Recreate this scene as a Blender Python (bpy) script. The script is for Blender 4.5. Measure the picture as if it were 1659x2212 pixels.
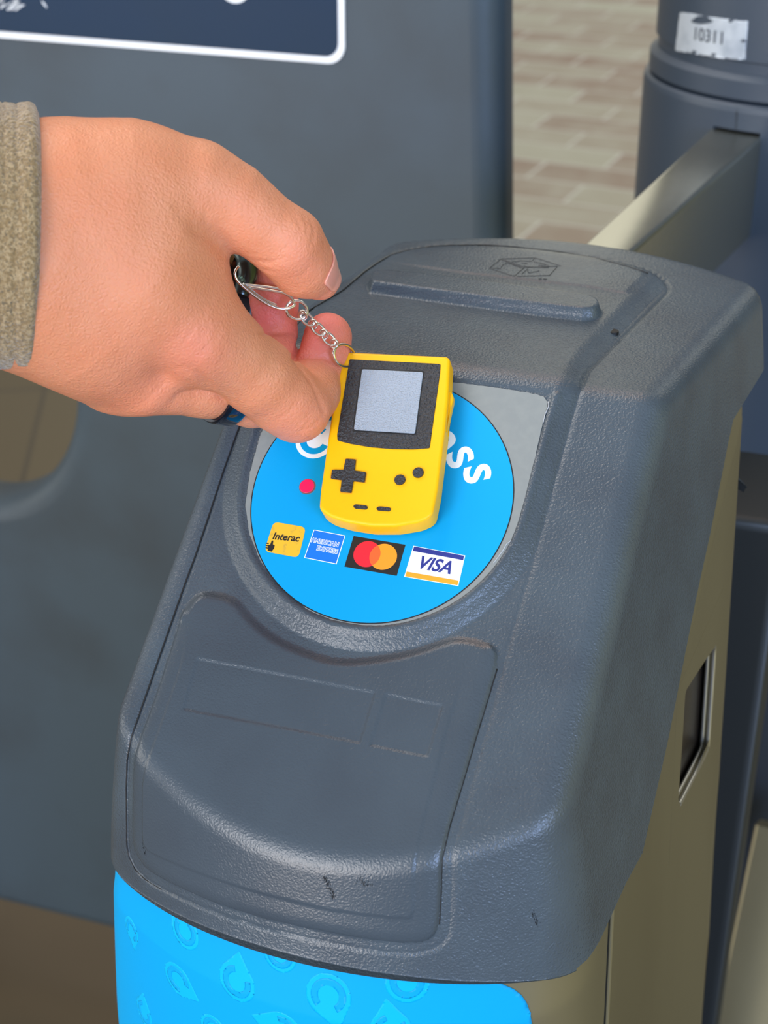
import bpy, bmesh, math, random
import numpy as np, time
T0 = time.time()
from mathutils import Matrix, Vector
random.seed(4); np.random.seed(4)
for o in list(bpy.data.objects): bpy.data.objects.remove(o)
COL = bpy.context.scene.collection
SC = bpy.context.scene

# ------------------------------------------------------------------ camera
# machine frame, millimetres: X right along the reader, Y away, Z up, origin on the reader disc
FPX = 3200.0; CX, CY = 1659/2, 2212/2
_C = np.array([-0.97, -5.246, 503.058])
_n = np.array([-0.201, -0.402, -0.893]); _n /= np.linalg.norm(_n)
_x = np.array([0.95, 0.147, -0.28]); _x -= _n*(_x@_n); _x /= np.linalg.norm(_x)
_m = np.cross(_n, _x); _m /= np.linalg.norm(_m)
if _m[1] > 0: _m = -_m
_e = math.radians(52)
_u = math.sin(_e)*_n + math.cos(_e)*_m
_y = np.cross(_u, _x)
if _y[2] < 0: _y = -_y
R = np.stack([_x, _y, _u]); CAM = -R@_C
FLOOR = -950.0
OFF = np.array([0, 0, -FLOOR])          # the floor lies at world z = 0
def ray(x, y): return R@np.array([(x-CX)/FPX, (y-CY)/FPX, 1.0])
def at_depth(x, y, z): return CAM + ray(x, y)*z
def on_plane(x, y, p0, nn):
    d = ray(x, y); p0 = np.array(p0, float); nn = np.array(nn, float)
    return CAM + d*(nn@(p0-CAM))/(nn@d)
cd = bpy.data.cameras.new('camera'); cam = bpy.data.objects.new('camera', cd); COL.objects.link(cam)
cd.sensor_fit = 'VERTICAL'; cd.sensor_height = 36; cd.sensor_width = 27; cd.lens = FPX/2212*36
cd.clip_start = 0.02; cd.clip_end = 60
_M = np.stack([R@np.array([1, 0, 0]), R@np.array([0, -1, 0]), R@np.array([0, 0, -1])], axis=1)
mw = Matrix.Identity(4)
for i in range(3):
    for j in range(3): mw[i][j] = _M[i, j]
    mw[i][3] = (CAM+OFF)[i]/1000
cam.matrix_world = mw
cd.dof.use_dof = True; cd.dof.focus_distance = 0.50; cd.dof.aperture_fstop = 16
SC.camera = cam
SC.view_settings.view_transform = 'Standard'; SC.view_settings.look = 'None'
SC.view_settings.exposure = -0.10; SC.view_settings.gamma = 1.0
SC.view_settings.use_curve_mapping = False

# ------------------------------------------------------------------ light
W = bpy.data.worlds.new('World'); SC.world = W; W.use_nodes = True
wn = W.node_tree.nodes; wl = W.node_tree.links; wn.clear()
wo = wn.new('ShaderNodeOutputWorld'); bg = wn.new('ShaderNodeBackground'); tc = wn.new('ShaderNodeTexCoord')
LOBES = [  # direction, colour, strength, cos at the rim, cos at the core
    ((0.10, -0.85, 0.50), (0.62, 0.80, 1.00), 1.15, 0.30, 0.95),     # open forecourt sky behind the photographer
    ((0.67, -0.72, 0.20), (0.48, 0.68, 1.22), 24, 0.962, 0.99),     # patch of bright blue sky, right
    ((-0.30, -0.95, 0.14), (0.98, 0.98, 1.0), 18, 0.945, 0.985),     # pale sky low behind
    ((-0.25, -0.96, -0.04), (1.0, 0.72, 0.48), 6, 0.97, 0.992),      # sunlit tan ground behind
    ((-0.90, -0.35, 0.12), (1.0, 0.97, 0.90), 6.0, 0.94, 0.985),     # pale sky, left
    ((-0.20, 0.50, 0.84), (1.35, 0.88, 0.60), 5.0, 0.965, 0.992),    # warm station lights
    ((-0.08, 0.92, 0.36), (0.98, 0.95, 0.80), 1.9, 0.84, 0.975),     # bright hall ahead
    ((-0.9, 0.1, 0.5), (0.90, 0.90, 0.92), 0.8, 0.70, 0.97),         # open side, left
    ((1.0, -0.25, 0.0), (0.52, 0.49, 0.06), 2.1, 0.45, 0.95),        # olive light from the right, added to warm hood side and steel
]
cur = None
def wnode(t, **k):
    n = wn.new(t)
    for a, b in k.items(): setattr(n, a, b)
    return n
sep = wnode('ShaderNodeSeparateXYZ'); wl.new(tc.outputs['Generated'], sep.inputs[0])
rp = wnode('ShaderNodeValToRGB')
mr = wnode('ShaderNodeMapRange'); mr.inputs[1].default_value = -1; mr.inputs[2].default_value = 1
wl.new(sep.outputs[2], mr.inputs[0]); wl.new(mr.outputs[0], rp.inputs[0])
rp.color_ramp.elements[0].position = 0.0; rp.color_ramp.elements[0].color = (0.10, 0.09, 0.07, 1)
rp.color_ramp.elements[1].position = 1.0; rp.color_ramp.elements[1].color = (0.30, 0.31, 0.31, 1)
e = rp.color_ramp.elements.new(0.47); e.color = (0.15, 0.145, 0.12, 1)
e = rp.color_ramp.elements.new(0.56); e.color = (0.19, 0.20, 0.185, 1)
cur = rp.outputs[0]
for dr, colr, st, c0, c1 in LOBES:
    d = Vector(dr).normalized()
    dp = wnode('ShaderNodeVectorMath', operation='DOT_PRODUCT'); wl.new(tc.outputs['Generated'], dp.inputs[0]); dp.inputs[1].default_value = d
    m = wnode('ShaderNodeMapRange', interpolation_type='SMOOTHSTEP'); m.inputs[1].default_value = c0; m.inputs[2].default_value = c1
    m.inputs[3].default_value = 0; m.inputs[4].default_value = st
    wl.new(dp.outputs['Value'], m.inputs[0])
    sc_ = wnode('ShaderNodeVectorMath', operation='SCALE'); sc_.inputs[0].default_value = colr; wl.new(m.outputs[0], sc_.inputs['Scale'])
    ad = wnode('ShaderNodeVectorMath', operation='ADD'); wl.new(cur, ad.inputs[0]); wl.new(sc_.outputs[0], ad.inputs[1])
    cur = ad.outputs[0]
wl.new(cur, bg.inputs[0]); bg.inputs[1].default_value = 0.62; wl.new(bg.outputs[0], wo.inputs[0])
def area(name, loc, target, size, power, color):
    l = bpy.data.lights.new(name, 'AREA'); l.size = size; l.energy = power; l.color = color
    o = bpy.data.objects.new(name, l); COL.objects.link(o)
    o.location = (np.array(loc)+OFF)/1000
    o.rotation_euler = (Vector(target)-Vector(loc)).to_track_quat('-Z', 'Y').to_euler()
area('hand_key', (-1500, 500, 2300), (0, 0, 0), 1.6, 50, (1.0, 0.96, 0.92))  # added soft key from upper left for the hand, no real opening there
area('far_floor_fill', (600, 5200, 2600), (-300, 4600, -900), 3.0, 38, (0.96, 1.0, 0.95))  # added lamp that brightens only the far floor, source invented

area('olive_side_fill', (1100, 100, -600), (110, 40, -60), 1.8, 4.5, (0.74, 0.70, 0.36))  # added olive lamp low at right, tints hood side and steel flank

# ------------------------------------------------------------------ helpers
def lin(c):
    return tuple(((v/255)/12.92 if v/255 <= 0.04045 else ((v/255+0.055)/1.055)**2.4) for v in c)
def mat(name, rgb, rough=0.5, metal=0.0, spec=0.5, bumps=(), var=None, emit=None, coat=0.0, sss=None, aniso=0.0, sheen=0.0, stretch=None):
    m = bpy.data.materials.new(name); m.use_nodes = True; nt = m.node_tree; N = nt.nodes; L = nt.links
    b = N['Principled BSDF']; c = (*lin(rgb), 1)
    b.inputs['Base Color'].default_value = c; b.inputs['Roughness'].default_value = rough
    b.inputs['Metallic'].default_value = metal; b.inputs['Specular IOR Level'].default_value = spec
    b.inputs['Coat Weight'].default_value = coat; b.inputs['Anisotropic'].default_value = aniso
    if sheen: b.inputs['Sheen Weight'].default_value = sheen
    if emit: b.inputs['Emission Color'].default_value = (*lin(emit[0]), 1); b.inputs['Emission Strength'].default_value = emit[1]
    if sss: b.inputs['Subsurface Weight'].default_value = sss[0]; b.inputs['Subsurface Radius'].default_value = sss[1]; b.inputs['Subsurface Scale'].default_value = sss[2]
    co = N.new('ShaderNodeTexCoord'); src = co.outputs['Object']
    if stretch:
        mp = N.new('ShaderNodeMapping'); mp.inputs['Scale'].default_value = stretch; L.new(src, mp.inputs[0]); src = mp.outputs[0]
    if var:   # (rgb2, scale, detail, lo, hi)
        vs = var if isinstance(var, list) else [var]
        prev = None
        for (c2, sc, det, lo, hi) in vs:
            n = N.new('ShaderNodeTexNoise'); n.inputs['Scale'].default_value = sc; n.inputs['Detail'].default_value = det
            L.new(src, n.inputs['Vector'])
            r = N.new('ShaderNodeMapRange'); r.inputs[1].default_value = lo; r.inputs[2].default_value = hi; L.new(n.outputs[0], r.inputs[0])
            x = N.new('ShaderNodeMix'); x.data_type = 'RGBA'; L.new(r.outputs[0], x.inputs[0])
            if prev is None: x.inputs[6].default_value = c
            else: L.new(prev, x.inputs[6])
            x.inputs[7].default_value = (*lin(c2), 1); prev = x.outputs[2]
        L.new(prev, b.inputs['Base Color'])
    last = None
    for (kind, sc, dist, det) in bumps:
        if kind == 'noise':
            n = N.new('ShaderNodeTexNoise'); n.inputs['Scale'].default_value = sc; n.inputs['Detail'].default_value = det
        else:
            n = N.new('ShaderNodeTexVoronoi'); n.inputs['Scale'].default_value = sc
        L.new(src, n.inputs['Vector'])
        bu = N.new('ShaderNodeBump'); bu.inputs['Strength'].default_value = 1.0; bu.inputs['Distance'].default_value = dist
        L.new(n.outputs[0], bu.inputs['Height'])
        if last: L.new(last, bu.inputs['Normal'])
        last = bu.outputs[0]
    if last: L.new(last, b.inputs['Normal'])
    return m

def link(name, me, m=None, parent=None, smooth=False, sharp=None):
    o = bpy.data.objects.new(name, me); COL.objects.link(o)
    if m is not None and len(me.materials) == 0: me.materials.append(m)
    if smooth:
        me.polygons.foreach_set('use_smooth', [True]*len(me.polygons))
        if sharp: me.set_sharp_from_angle(angle=math.radians(sharp))
    if parent is not None:
        o.parent = parent; o.matrix_parent_inverse = root_matrix(parent).inverted()
    return o
def root_matrix(o):
    M = Matrix.Translation(o.location)
    return M if o.parent is None else M   # every mesh keeps its vertices in world metres with its origin at zero
def mesh(name, V, F, m=None, parent=None, smooth=False, sharp=None):
    V = (np.asarray(V, float)+OFF)/1000
    me = bpy.data.meshes.new(name)
    if isinstance(F, np.ndarray):
        k = F.shape[1]
        me.vertices.add(len(V)); me.vertices.foreach_set('co', V.astype(np.float32).ravel())
        me.loops.add(F.size); me.loops.foreach_set('vertex_index', F.astype(np.int32).ravel())
        me.polygons.add(len(F)); me.polygons.foreach_set('loop_start', np.arange(0, F.size, k, dtype=np.int32))
        me.update(calc_edges=True); me.validate()
    else:
        me.from_pydata([tuple(v) for v in V], [], F); me.update()
    return link(name, me, m, parent, smooth, sharp)
def tag(o, label=None, cat=None, group=None, kind=None):
    if label: o['label'] = label
    if cat: o['category'] = cat
    if group: o['group'] = group
    if kind: o['kind'] = kind
    return o
def empty(name, loc, label, cat, group=None):
    o = bpy.data.objects.new(name, None); COL.objects.link(o)
    o.location = (np.array(loc, float)+OFF)/1000; o.empty_display_size = 0.02
    return tag(o, label, cat, group)

class Frame:
    def __init__(s, O, ex, ey):
        s.O = np.array(O, float); s.ex = np.array(ex, float)/np.linalg.norm(ex)
        ey = np.array(ey, float); ey = ey-s.ex*(ey@s.ex); s.ey = ey/np.linalg.norm(ey); s.n = np.cross(s.ex, s.ey)
    def px(s, x, y):
        P = on_plane(x, y, s.O, s.n)-s.O; return (P@s.ex, P@s.ey)
    def tr(s, pts): return [s.px(*p) for p in pts]
    def w(s, u, v, h=0): return s.O+s.ex*u+s.ey*v+s.n*h
    def up(s, h): f = Frame(s.O+s.n*h, s.ex, s.ey); return f

def curve_mesh(cu, fr, h, conv=1.0):
    """a filled curve (local mm) turned into a mesh placed in a frame at height h"""
    o = bpy.data.objects.new('tmp', cu); COL.objects.link(o)
    dg = bpy.context.evaluated_depsgraph_get(); dg.update()
    me = bpy.data.meshes.new_from_object(o.evaluated_get(dg))
    bpy.data.objects.remove(o)
    n = len(me.vertices); co = np.empty(n*3, np.float32); me.vertices.foreach_get('co', co); co = co.reshape(-1, 3)*conv
    P = fr.O[None]+co[:, :1]*fr.ex[None]+co[:, 1:2]*fr.ey[None]+(co[:, 2:]+h)*fr.n[None]
    me.vertices.foreach_set('co', ((P+OFF)/1000).astype(np.float32).ravel()); me.materials.clear(); me.update()
    return me
def slab(name, loops, fr, h0, h1, m, parent=None, bevel=0.0, res=3, sharp=35):
    """solid plate: first loop outline, others holes; from height h0 to h1 (mm)"""
    cu = bpy.data.curves.new(name, 'CURVE'); cu.dimensions = '2D'; cu.fill_mode = 'BOTH'
    for lp in loops:
        sp = cu.splines.new('POLY'); sp.points.add(len(lp)-1)
        for p, q in zip(sp.points, lp): p.co = (q[0], q[1], 0, 1)
        sp.use_cyclic_u = True
    cu.extrude = max((h1-h0)/2-bevel, 0.0); cu.bevel_depth = bevel; cu.bevel_resolution = res; cu.offset = -bevel
    me = curve_mesh(cu, fr, (h0+h1)/2)
    return link(name, me, m, parent, True, sharp)
def text(name, s, fr, u, v, size, h0, th, m, parent, ang=0, shear=0.0, bold=0.0, space=1.0, sx=1.0, align='CENTER'):
    cu = bpy.data.curves.new(name, 'FONT'); cu.body = s; cu.size = size; cu.shear = shear; cu.offset = bold
    cu.extrude = th/2; cu.space_character = space; cu.align_x = align; cu.align_y = 'CENTER'
    ca, sa = math.cos(ang), math.sin(ang)
    f2 = Frame(fr.w(u, v), fr.ex*ca+fr.ey*sa, -fr.ex*sa+fr.ey*ca)
    cu.resolution_u = 8
    me = curve_mesh(cu, f2, h0+th/2)
    if sx != 1.0:
        n = len(me.vertices); co = np.empty(n*3, np.float32); me.vertices.foreach_get('co', co); co = co.reshape(-1, 3)*1000-OFF
        d = (co-f2.O)@f2.ex; co += (d*(sx-1))[:, None]*f2.ex; me.vertices.foreach_set('co', ((co+OFF)/1000).astype(np.float32).ravel())
    return link(name, me, m, parent)
def circ(u, v, r, n=64, r2=None, a0=0, a1=2*math.pi, rot=0.0):
    r2 = r if r2 is None else r2
    out = []
    k = n if abs(a1-a0-2*math.pi) < 1e-6 else n+1
    for i in range(k):
        t = a0+(a1-a0)*i/n; x, y = r*math.cos(t), r2*math.sin(t)
        out.append((u+x*math.cos(rot)-y*math.sin(rot), v+x*math.sin(rot)+y*math.cos(rot)))
    return out
def rrect(x0, y0, x1, y1, r, n=6):
    out = []
    for cx_, cy_, a in ((x1-r, y1-r, 0), (x0+r, y1-r, 90), (x0+r, y0+r, 180), (x1-r, y0+r, 270)):
        for i in range(n+1):
            t = math.radians(a+90*i/n); out.append((cx_+r*math.cos(t), cy_+r*math.sin(t)))
    return out
def round_poly(P, r, n=5):
    """round every corner of a polygon"""
    out = []; k = len(P)
    for i in range(k):
        a, b, c = (np.array(P[(i+j) % k], float) for j in (-1, 0, 1))
        u1 = (a-b); u2 = (c-b); l1 = np.linalg.norm(u1); l2 = np.linalg.norm(u2); u1 /= l1; u2 /= l2
        d = min(r, l1*.45, l2*.45)
        for j in range(n+1):
            t = j/n; out.append(tuple((1-t)**2*(b+u1*d)+2*t*(1-t)*b+t*t*(b+u2*d)))
    return out
def resample(P, step, closed=False):
    P = np.asarray(P, float)
    if closed: P = np.vstack([P, P[:1]])
    L = np.r_[0, np.cumsum(np.linalg.norm(np.diff(P, axis=0), axis=1))]
    n = max(2, int(L[-1]/step)+1); t = np.linspace(0, L[-1], n)
    return np.stack([np.interp(t, L, P[:, i]) for i in range(P.shape[1])], 1)
def smooth_path(P, it=2):
    P = np.asarray(P, float)
    for _ in range(it):
        Q = [P[0]]
        for a, b in zip(P[:-1], P[1:]): Q += [a*.75+b*.25, a*.25+b*.75]
        Q.append(P[-1]); P = np.array(Q)
    return P
def tube_geo(P, r, seg=8, closed=False, flat=1.0, up=None):
    P = np.asarray(P, float); n = len(P)
    r = np.full(n, float(r)) if np.isscalar(r) else np.asarray(r, float)
    T = np.roll(P, -1, 0)-np.roll(P, 1, 0)
    if not closed: T[0] = P[1]-P[0]; T[-1] = P[-1]-P[-2]
    T /= np.linalg.norm(T, axis=1)[:, None]
    if up is None:
        up = np.array([0, 0, 1.0])
        if abs(T[0]@up) > .9: up = np.array([1.0, 0, 0])
    V = []; A = np.array(up, float)
    for i in range(n):
        A = A-T[i]*(A@T[i]); A /= np.linalg.norm(A); B = np.cross(T[i], A)
        for j in range(seg):
            t = 2*math.pi*j/seg; V.append(P[i]+r[i]*(math.cos(t)*A*flat+math.sin(t)*B))
    F = []
    m = n if closed else n-1
    for i in range(m):
        for j in range(seg):
            a = i*seg+j; b = i*seg+(j+1) % seg; c = ((i+1) % n)*seg+(j+1) % seg; d = ((i+1) % n)*seg+j
            F.append((a, b, c, d))
    if not closed: F.append(tuple(range(seg-1, -1, -1))); F.append(tuple((n-1)*seg+j for j in range(seg)))
    return V, F
def tube(name, P, r, m, parent=None, **k):
    V, F = tube_geo(P, r, **k); return mesh(name, V, F, m, parent, True, 60)
def tubes(name, paths, r, m, parent=None, **k):
    V = []; F = []
    for P in paths:
        v, f = tube_geo(P, r, **k); o = len(V); V += list(v); F += [tuple(i+o for i in q) for q in f]
    return mesh(name, V, F, m, parent, True, 60)

# ------------------------------------------------------------------ materials
M_HOOD = mat('hood_plastic', (69, 79, 87), 0.27, spec=0.5, bumps=[('noise', 1250, 0.00028, 2)], var=[((62, 70, 78), 40, 3, .35, .7)])
M_PANEL = mat('smooth_plastic', (64, 73, 81), 0.26, spec=0.5, bumps=[('noise', 1400, 0.00015, 2)], var=[((60, 68, 76), 35, 3, .35, .7)])
M_GATE = mat('gate_plastic', (57, 69, 77), 0.5, spec=0.4, bumps=[('noise', 300, 0.0001, 2)], var=[((50, 58, 63), 9, 4, .45, .75)])
M_POST = mat('post_plastic', (54, 64, 76), 0.42, spec=0.5, bumps=[('noise', 400, 0.00008, 2)])
M_STEEL = mat('brushed_steel', (140, 130, 102), 0.36, metal=0.6, bumps=[('noise', 60, 0.00003, 3)], var=[((124, 114, 88), 14, 4, .4, .8)], stretch=(1, 1, 0.25))
M_STEELB = mat('bar_steel', (176, 174, 160), 0.27, metal=0.95, bumps=[('noise', 260, 0.00008, 3)], stretch=(0.2, 1, 1))
M_CHROME = mat('chrome', (228, 226, 220), 0.2, metal=1.0)
M_BLACK = mat('black_gap', (14, 15, 17), 0.6)
M_PLATE = mat('grey_plate', (128, 132, 130), 0.6, spec=0.3, bumps=[('noise', 900, 0.00004, 2)], var=[((132, 136, 133), 300, 2, .4, .7)])
M_BLUE = mat('cyan_vinyl', (0, 152, 212), 0.5, spec=0.2, bumps=[('noise', 1600, 0.00002, 2)])
M_BLUEL = mat('cyan_vinyl_light', (0, 168, 226), 0.5, spec=0.2)
M_WHITE = mat('white_print', (232, 236, 240), 0.45)
M_LIP = mat('worn_edge', (168, 172, 176), 0.6)
M_YELLOW = mat('yellow_plastic', (250, 184, 0), 0.45, spec=0.35, bumps=[('noise', 260, 0.00003, 2)], sss=(0.15, (1, .6, .1), .002))
M_RUB = mat('black_textured', (44, 45, 48), 0.5, spec=0.5, bumps=[('noise', 1100, 0.0011, 2)])
M_SCREEN = mat('grey_screen', (150, 160, 172), 0.45, spec=0.5, bumps=[('noise', 1800, 0.0006, 2)])

# ================================================================== READER HOOD
A38 = math.radians(38)
SN = np.array([0, -math.sin(A38), math.cos(A38)]); ST = np.array([0, math.cos(A38), math.sin(A38)])
def smax(a, b, k):
    h = np.maximum(k-np.abs(a-b), 0)/k
    return np.maximum(a, b)+h*h*k*.25
def sides(P):
    X, Y, Z = P[..., 0], P[..., 1], P[..., 2]
    dz = np.maximum(-58-Z, -40)
    return X, Y, Z, (np.sqrt((X-7)**2+np.minimum(Y-27.5, 0)**2)-(126+.13*dz))*.99
def base(P):
    X, Y, Z = P[..., 0], P[..., 1], P[..., 2]
    dz = np.clip(-58-Z, -40, 62); y0 = 73-.875*dz
    Fc = (np.sqrt((X-7)**2+np.minimum(Y-y0, 0)**2)-(165-.62*dz))*.97
    Fc = np.where(Y > 0, -40, Fc)
    T = Z-31.2
    S = -Y*math.sin(A38)+Z*math.cos(A38)
    Rw = (X-(87.5+.177*(Y-40)-.17*(Z-31)))*.97
    zl = np.maximum(-60-Z, 0)
    Lw = -(X-(-65.5+.10*(Y-40)+.06*(31-Z)-.19*zl))*.98
    B = (Y-(191-(X-22)**2/220))*.85
    g = smax(T, S, 2.6); g = smax(g, Fc, 3.0); g = smax(g, Rw, 9); g = smax(g, Lw, 8); g = smax(g, B, 5)
    return g
TT = 51.2
def tcoord(P):
    X, Y, Z = P[..., 0], P[..., 1], P[..., 2]
    t = Y*ST[1]+Z*ST[2]
    tc_ = -117+.0041*(X-7)**2
    t = np.where(t < tc_, tc_+(t-tc_)/.60, t)
    return np.where(t > TT, TT+(t-TT)/.788, t)
def trace(pts, fn=base, lift=0.0):
    """pixel positions dropped onto a distance field"""
    out = []
    D = np.array([ray(*p) for p in pts]); D /= np.linalg.norm(D, axis=1)[:, None]
    t = np.full(len(D), 330.0)
    for i in range(70):
        v = fn(CAM+D*t[:, None])-lift
        t = np.where(t < 1000, t+v*.85, t)
        if np.abs(v).max() < .01: break
    return CAM+D*t[:, None]
def flat2(pts):
    P = trace(pts); return np.stack([P[:, 0], tcoord(P)], 1)
def sd_poly(Q, poly, closed=True):
    """signed distance (negative inside) of points Q (n,2) to a polygon"""
    A = np.asarray(poly); B = np.roll(A, -1, 0)
    d = np.full(len(Q), 1e9); ins = np.zeros(len(Q), bool)
    m = len(A) if closed else len(A)-1
    for i in range(m):
        a, b = A[i], B[i]; e_ = b-a; w = Q-a
        h = np.clip((w@e_)/(e_@e_+1e-12), 0, 1)
        dd = w-h[:, None]*e_; d = np.minimum(d, (dd*dd).sum(1))
        if closed and abs(a[1]-b[1]) > 1e-12:
            c = ((a[1] > Q[:, 1]) != (b[1] > Q[:, 1])) & (Q[:, 0] < (b[0]-a[0])*(Q[:, 1]-a[1])/(b[1]-a[1])+a[0]); ins ^= c
    d = np.sqrt(d)
    return np.where(ins, -d, d) if closed else d
def sst(x, a, b):
    t = np.clip((x-a)/(b-a), 0, 1); return t*t*(3-2*t)

PX_OUT = [(784, 590), (812, 570), (844, 551), (880, 541), (930, 533), (971, 530), (1040, 529), (1110, 533), (1200, 543), (1280, 556), (1350, 574),
          (1400, 590), (1432, 606), (1446, 621), (1440, 634), (1398, 675), (1345, 728), (1300, 773), (1270, 802), (1262, 824), (1251, 859), (1240, 894), (1218, 975), (1199, 1040),
          (1172, 1141), (1153, 1219), (1127, 1306), (1100, 1399), (1061, 1550), (1031, 1653), (1001, 1767), (983, 1827), (978, 1873), (977, 1933),
          (975, 2000), (968, 2028), (945, 2050), (905, 2061), (850, 2060), (760, 2049), (643, 2024), (545, 1998), (480, 1978), (415, 1952), (350, 1922), (314, 1900),
          (292, 1878), (279, 1852), (274, 1825), (273, 1700), (275, 1640), (284, 1592), (330, 1460), (400, 1260), (422, 1201), (452, 1112), (482, 1020), (511, 938),
          (560, 815), (600, 750), (670, 669), (739, 628), (776, 597)]
PX_PLT = [(800, 605), (858, 565), (900, 552), (971, 545), (1110, 548), (1280, 570), (1380, 592), (1405, 606), (1361, 645), (1300, 707), (1225, 785), (1208, 830), (1190, 880), (1170, 955), (1152, 1020), (1136, 1085), (1118, 1150),
          (1096, 1196), (1060, 1246), (1010, 1292), (950, 1328), (880, 1352), (810, 1360), (730, 1350), (660, 1322), (600, 1275), (556, 1215), (532, 1150), (526, 1085), (536, 1020), (556, 940), (600, 815), (640, 745), (700, 680), (760, 632)]
PX_PNL = [(337, 1500), (309, 1576), (296, 1617), (288, 1652), (286, 1740), (287, 1812), (292, 1838), (305, 1862), (325, 1883), (383, 1915), (464, 1950), (545, 1977), (620, 1996), (700, 2012), (780, 2027), (850, 2036), (906, 2037), (936, 2026), (948, 2002), (953, 1930),
          (955, 1858), (971, 1788), (1001, 1689), (1031, 1586), (1046, 1538), (1071, 1451), (1076, 1421), (1068, 1398), (1045, 1383), (1001, 1374), (969, 1376), (898, 1402), (817, 1418), (735, 1424), (681, 1410),
          (600, 1377), (545, 1331), (513, 1288), (448, 1274), (421, 1283), (399, 1310), (385, 1350)]
PX_FLD = [(392, 1450), (356, 1554), (328, 1636), (320, 1668), (316, 1695), (316, 1800), (318, 1820), (328, 1834), (345, 1843), (410, 1871), (491, 1901), (620, 1937), (724, 1961), (820, 1973), (885, 1978), (893, 1965), (894, 1948), (895, 1873), (904, 1827), (922, 1752), (946, 1662), (964, 1586), (1040, 1330), (430, 1260)]
PX_RDG = [(800, 646), (1240, 706), (1284, 706), (1300, 692), (1290, 678), (1262, 668), (818, 610), (792, 628)]
PX_LEDGE = [(760, 600), (835, 578), (986, 601), (1120, 616), (1260, 632), (1380, 652), (1500, 600), (1300, 500), (850, 500)]
POUT, PPLT, PPNL, PFLD, PRDG, PLED = [flat2(p) for p in (PX_OUT, PX_PLT, PX_PNL, PX_FLD, PX_RDG, PX_LEDGE)]
def soften(P):
    return smooth_path(np.vstack([P, P[:1]]), 2)[:-1]
SIDE0 = np.r_[PPNL[-1:], PPNL[:27]]; SIDE0 = smooth_path(SIDE0, 2)
POUT, PPLT, PPNL, PRDG = soften(POUT), soften(PPLT), soften(PPNL), soften(PRDG)
PSL1 = flat2([(430, 1425), (812, 1500), (780, 1608), (400, 1535)])
PSL2 = flat2([(836, 1502), (958, 1527), (925, 1637), (801, 1613)])
HPL = 2.8
def height(P):
    """relief of the hood in mm at points P (n,3) of the plain body"""
    Q = np.stack([P[:, 0], tcoord(P)], 1); X, t = Q[:, 0], Q[:, 1]
    h = np.zeros(len(Q))
    inv = (Q[:, 0] > POUT[:, 0].min()-3) & (Q[:, 0] < POUT[:, 0].max()+3) & (Q[:, 1] > POUT[:, 1].min()-3) & (Q[:, 1] < POUT[:, 1].max()+3) & (P[:, 2] > -130)
    i = np.where(inv)[0]; q = Q[i]; X = X[i]; t = t[i]
    do = sd_poly(q, POUT); hh = -.25*sst(-do, -.2, .5)
    hh -= np.where((X > 0) & (t < 50), .22*np.exp(-(do/.8)**2), .5*np.exp(-(do/.6)**2))
    dp = sd_poly(q, PPLT); w = 8.0
    prof = np.clip(1-(np.clip(dp, 0, w)/w)**1.7, 0, 1)
    hh += (HPL+.7*np.exp(-((dp-1.4)/1.6)**2)*(t < 46))*prof*(do < 0)*np.where(t > 52, sst(-do, 0, 1.5), 1)*1.0
    hh -= .35*sst(-dp, -.1, .4)*(t < 46)
    dn = sd_poly(q, PPNL)
    dside = sd_poly(q, SIDE0, False)
    lev = 1.5
    drop = -1.7*(1-np.sqrt(np.clip(1-(1-np.clip(dside/6.5, 0, 1))**2, 0, 1)))
    pin = lev+drop
    k = sst(-dn, -.2, 1.3)
    mk_ = sst(dside, 2.5, 7); kk = (1-mk_)*sst(-dn, -.6, .9)+mk_*sst(-dn, -.6, 3.6)
    hh = hh*(1-kk)+pin*kk
    df = sd_poly(q, PFLD); hh += .35*sst(-df, -.3, .3)*(dn < 0)*sst(-t, 58, 72)
    for s in (PSL1, PSL2): hh -= .38*sst(-sd_poly(q, s), -.2, .25)
    dr = sd_poly(q, PRDG); hh += 4.6*sst(-dr, -.5, 1.5)
    hh += .5*sst(-sd_poly(q, PLED), -.6, .8)*sst(-dp, -1, 3)*sst(X, -45, -20)
    h[i] = hh
    return h
def full(P):
    shp = P.shape; Q = P.reshape(-1, 3)
    return (base(Q)-height(Q)).reshape(shp[:-1])

# sections: spine origins and fan normals from the front rim up, over the slope and back along the top
DEP = 92.0
secs = []
def prof_pt(Y, Z): return np.array([0, Y, Z])
yF = -98.5+DEP
oc1 = None
# inner corners
nS = SN[1:]; # slope normal in (Y,Z)
# slope inner line: P.nS = -DEP ; front inner line: Y = yF
zc1 = (-DEP-yF*nS[0])/nS[1]
zT = 31.2-DEP; yc2 = (-DEP-zT*nS[1])/nS[0]
STEP = 0.55
for z in np.arange(-122, zc1, STEP): secs.append((yF, z, -1.0, 0.0))
n1 = int(math.radians(52)*98/STEP)
for i in range(n1):
    a = math.radians(180)-math.radians(52)*0 - 0
    t = (i+.5)/n1; th = math.radians(0+52*t)      # elevation of the normal
    secs.append((yF, zc1, -math.cos(th), math.sin(th)))
Ls = math.hypot(yc2-yF, zT-zc1); ns = int(Ls/STEP)
for i in range(ns+1):
    t = i/ns; secs.append((yF+(yc2-yF)*t, zc1+(zT-zc1)*t, nS[0], nS[1]))
n2 = int(math.radians(38)*94/STEP)
for i in range(n2):
    th = math.radians(52+38*(i+.5)/n2); secs.append((yc2, zT, -math.cos(th), math.sin(th)))
for y in np.arange(yc2, 150, STEP*1.4): secs.append((y, zT, 0, 1.0))
for i in range(60):
    th = math.radians(90*(i+1)/60); secs.append((150, zT, math.sin(th), math.cos(th)))
secs = np.array(secs)
RIM_R = np.array([(-79, -118), (-72.5, -118.5), (-34.8, -113.8), (-19, -114), (13.5, -89.6), (53, -54.6), (100, -17), (107.6, -11.8), (147, -11.6), (230, -11.6)])
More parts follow.
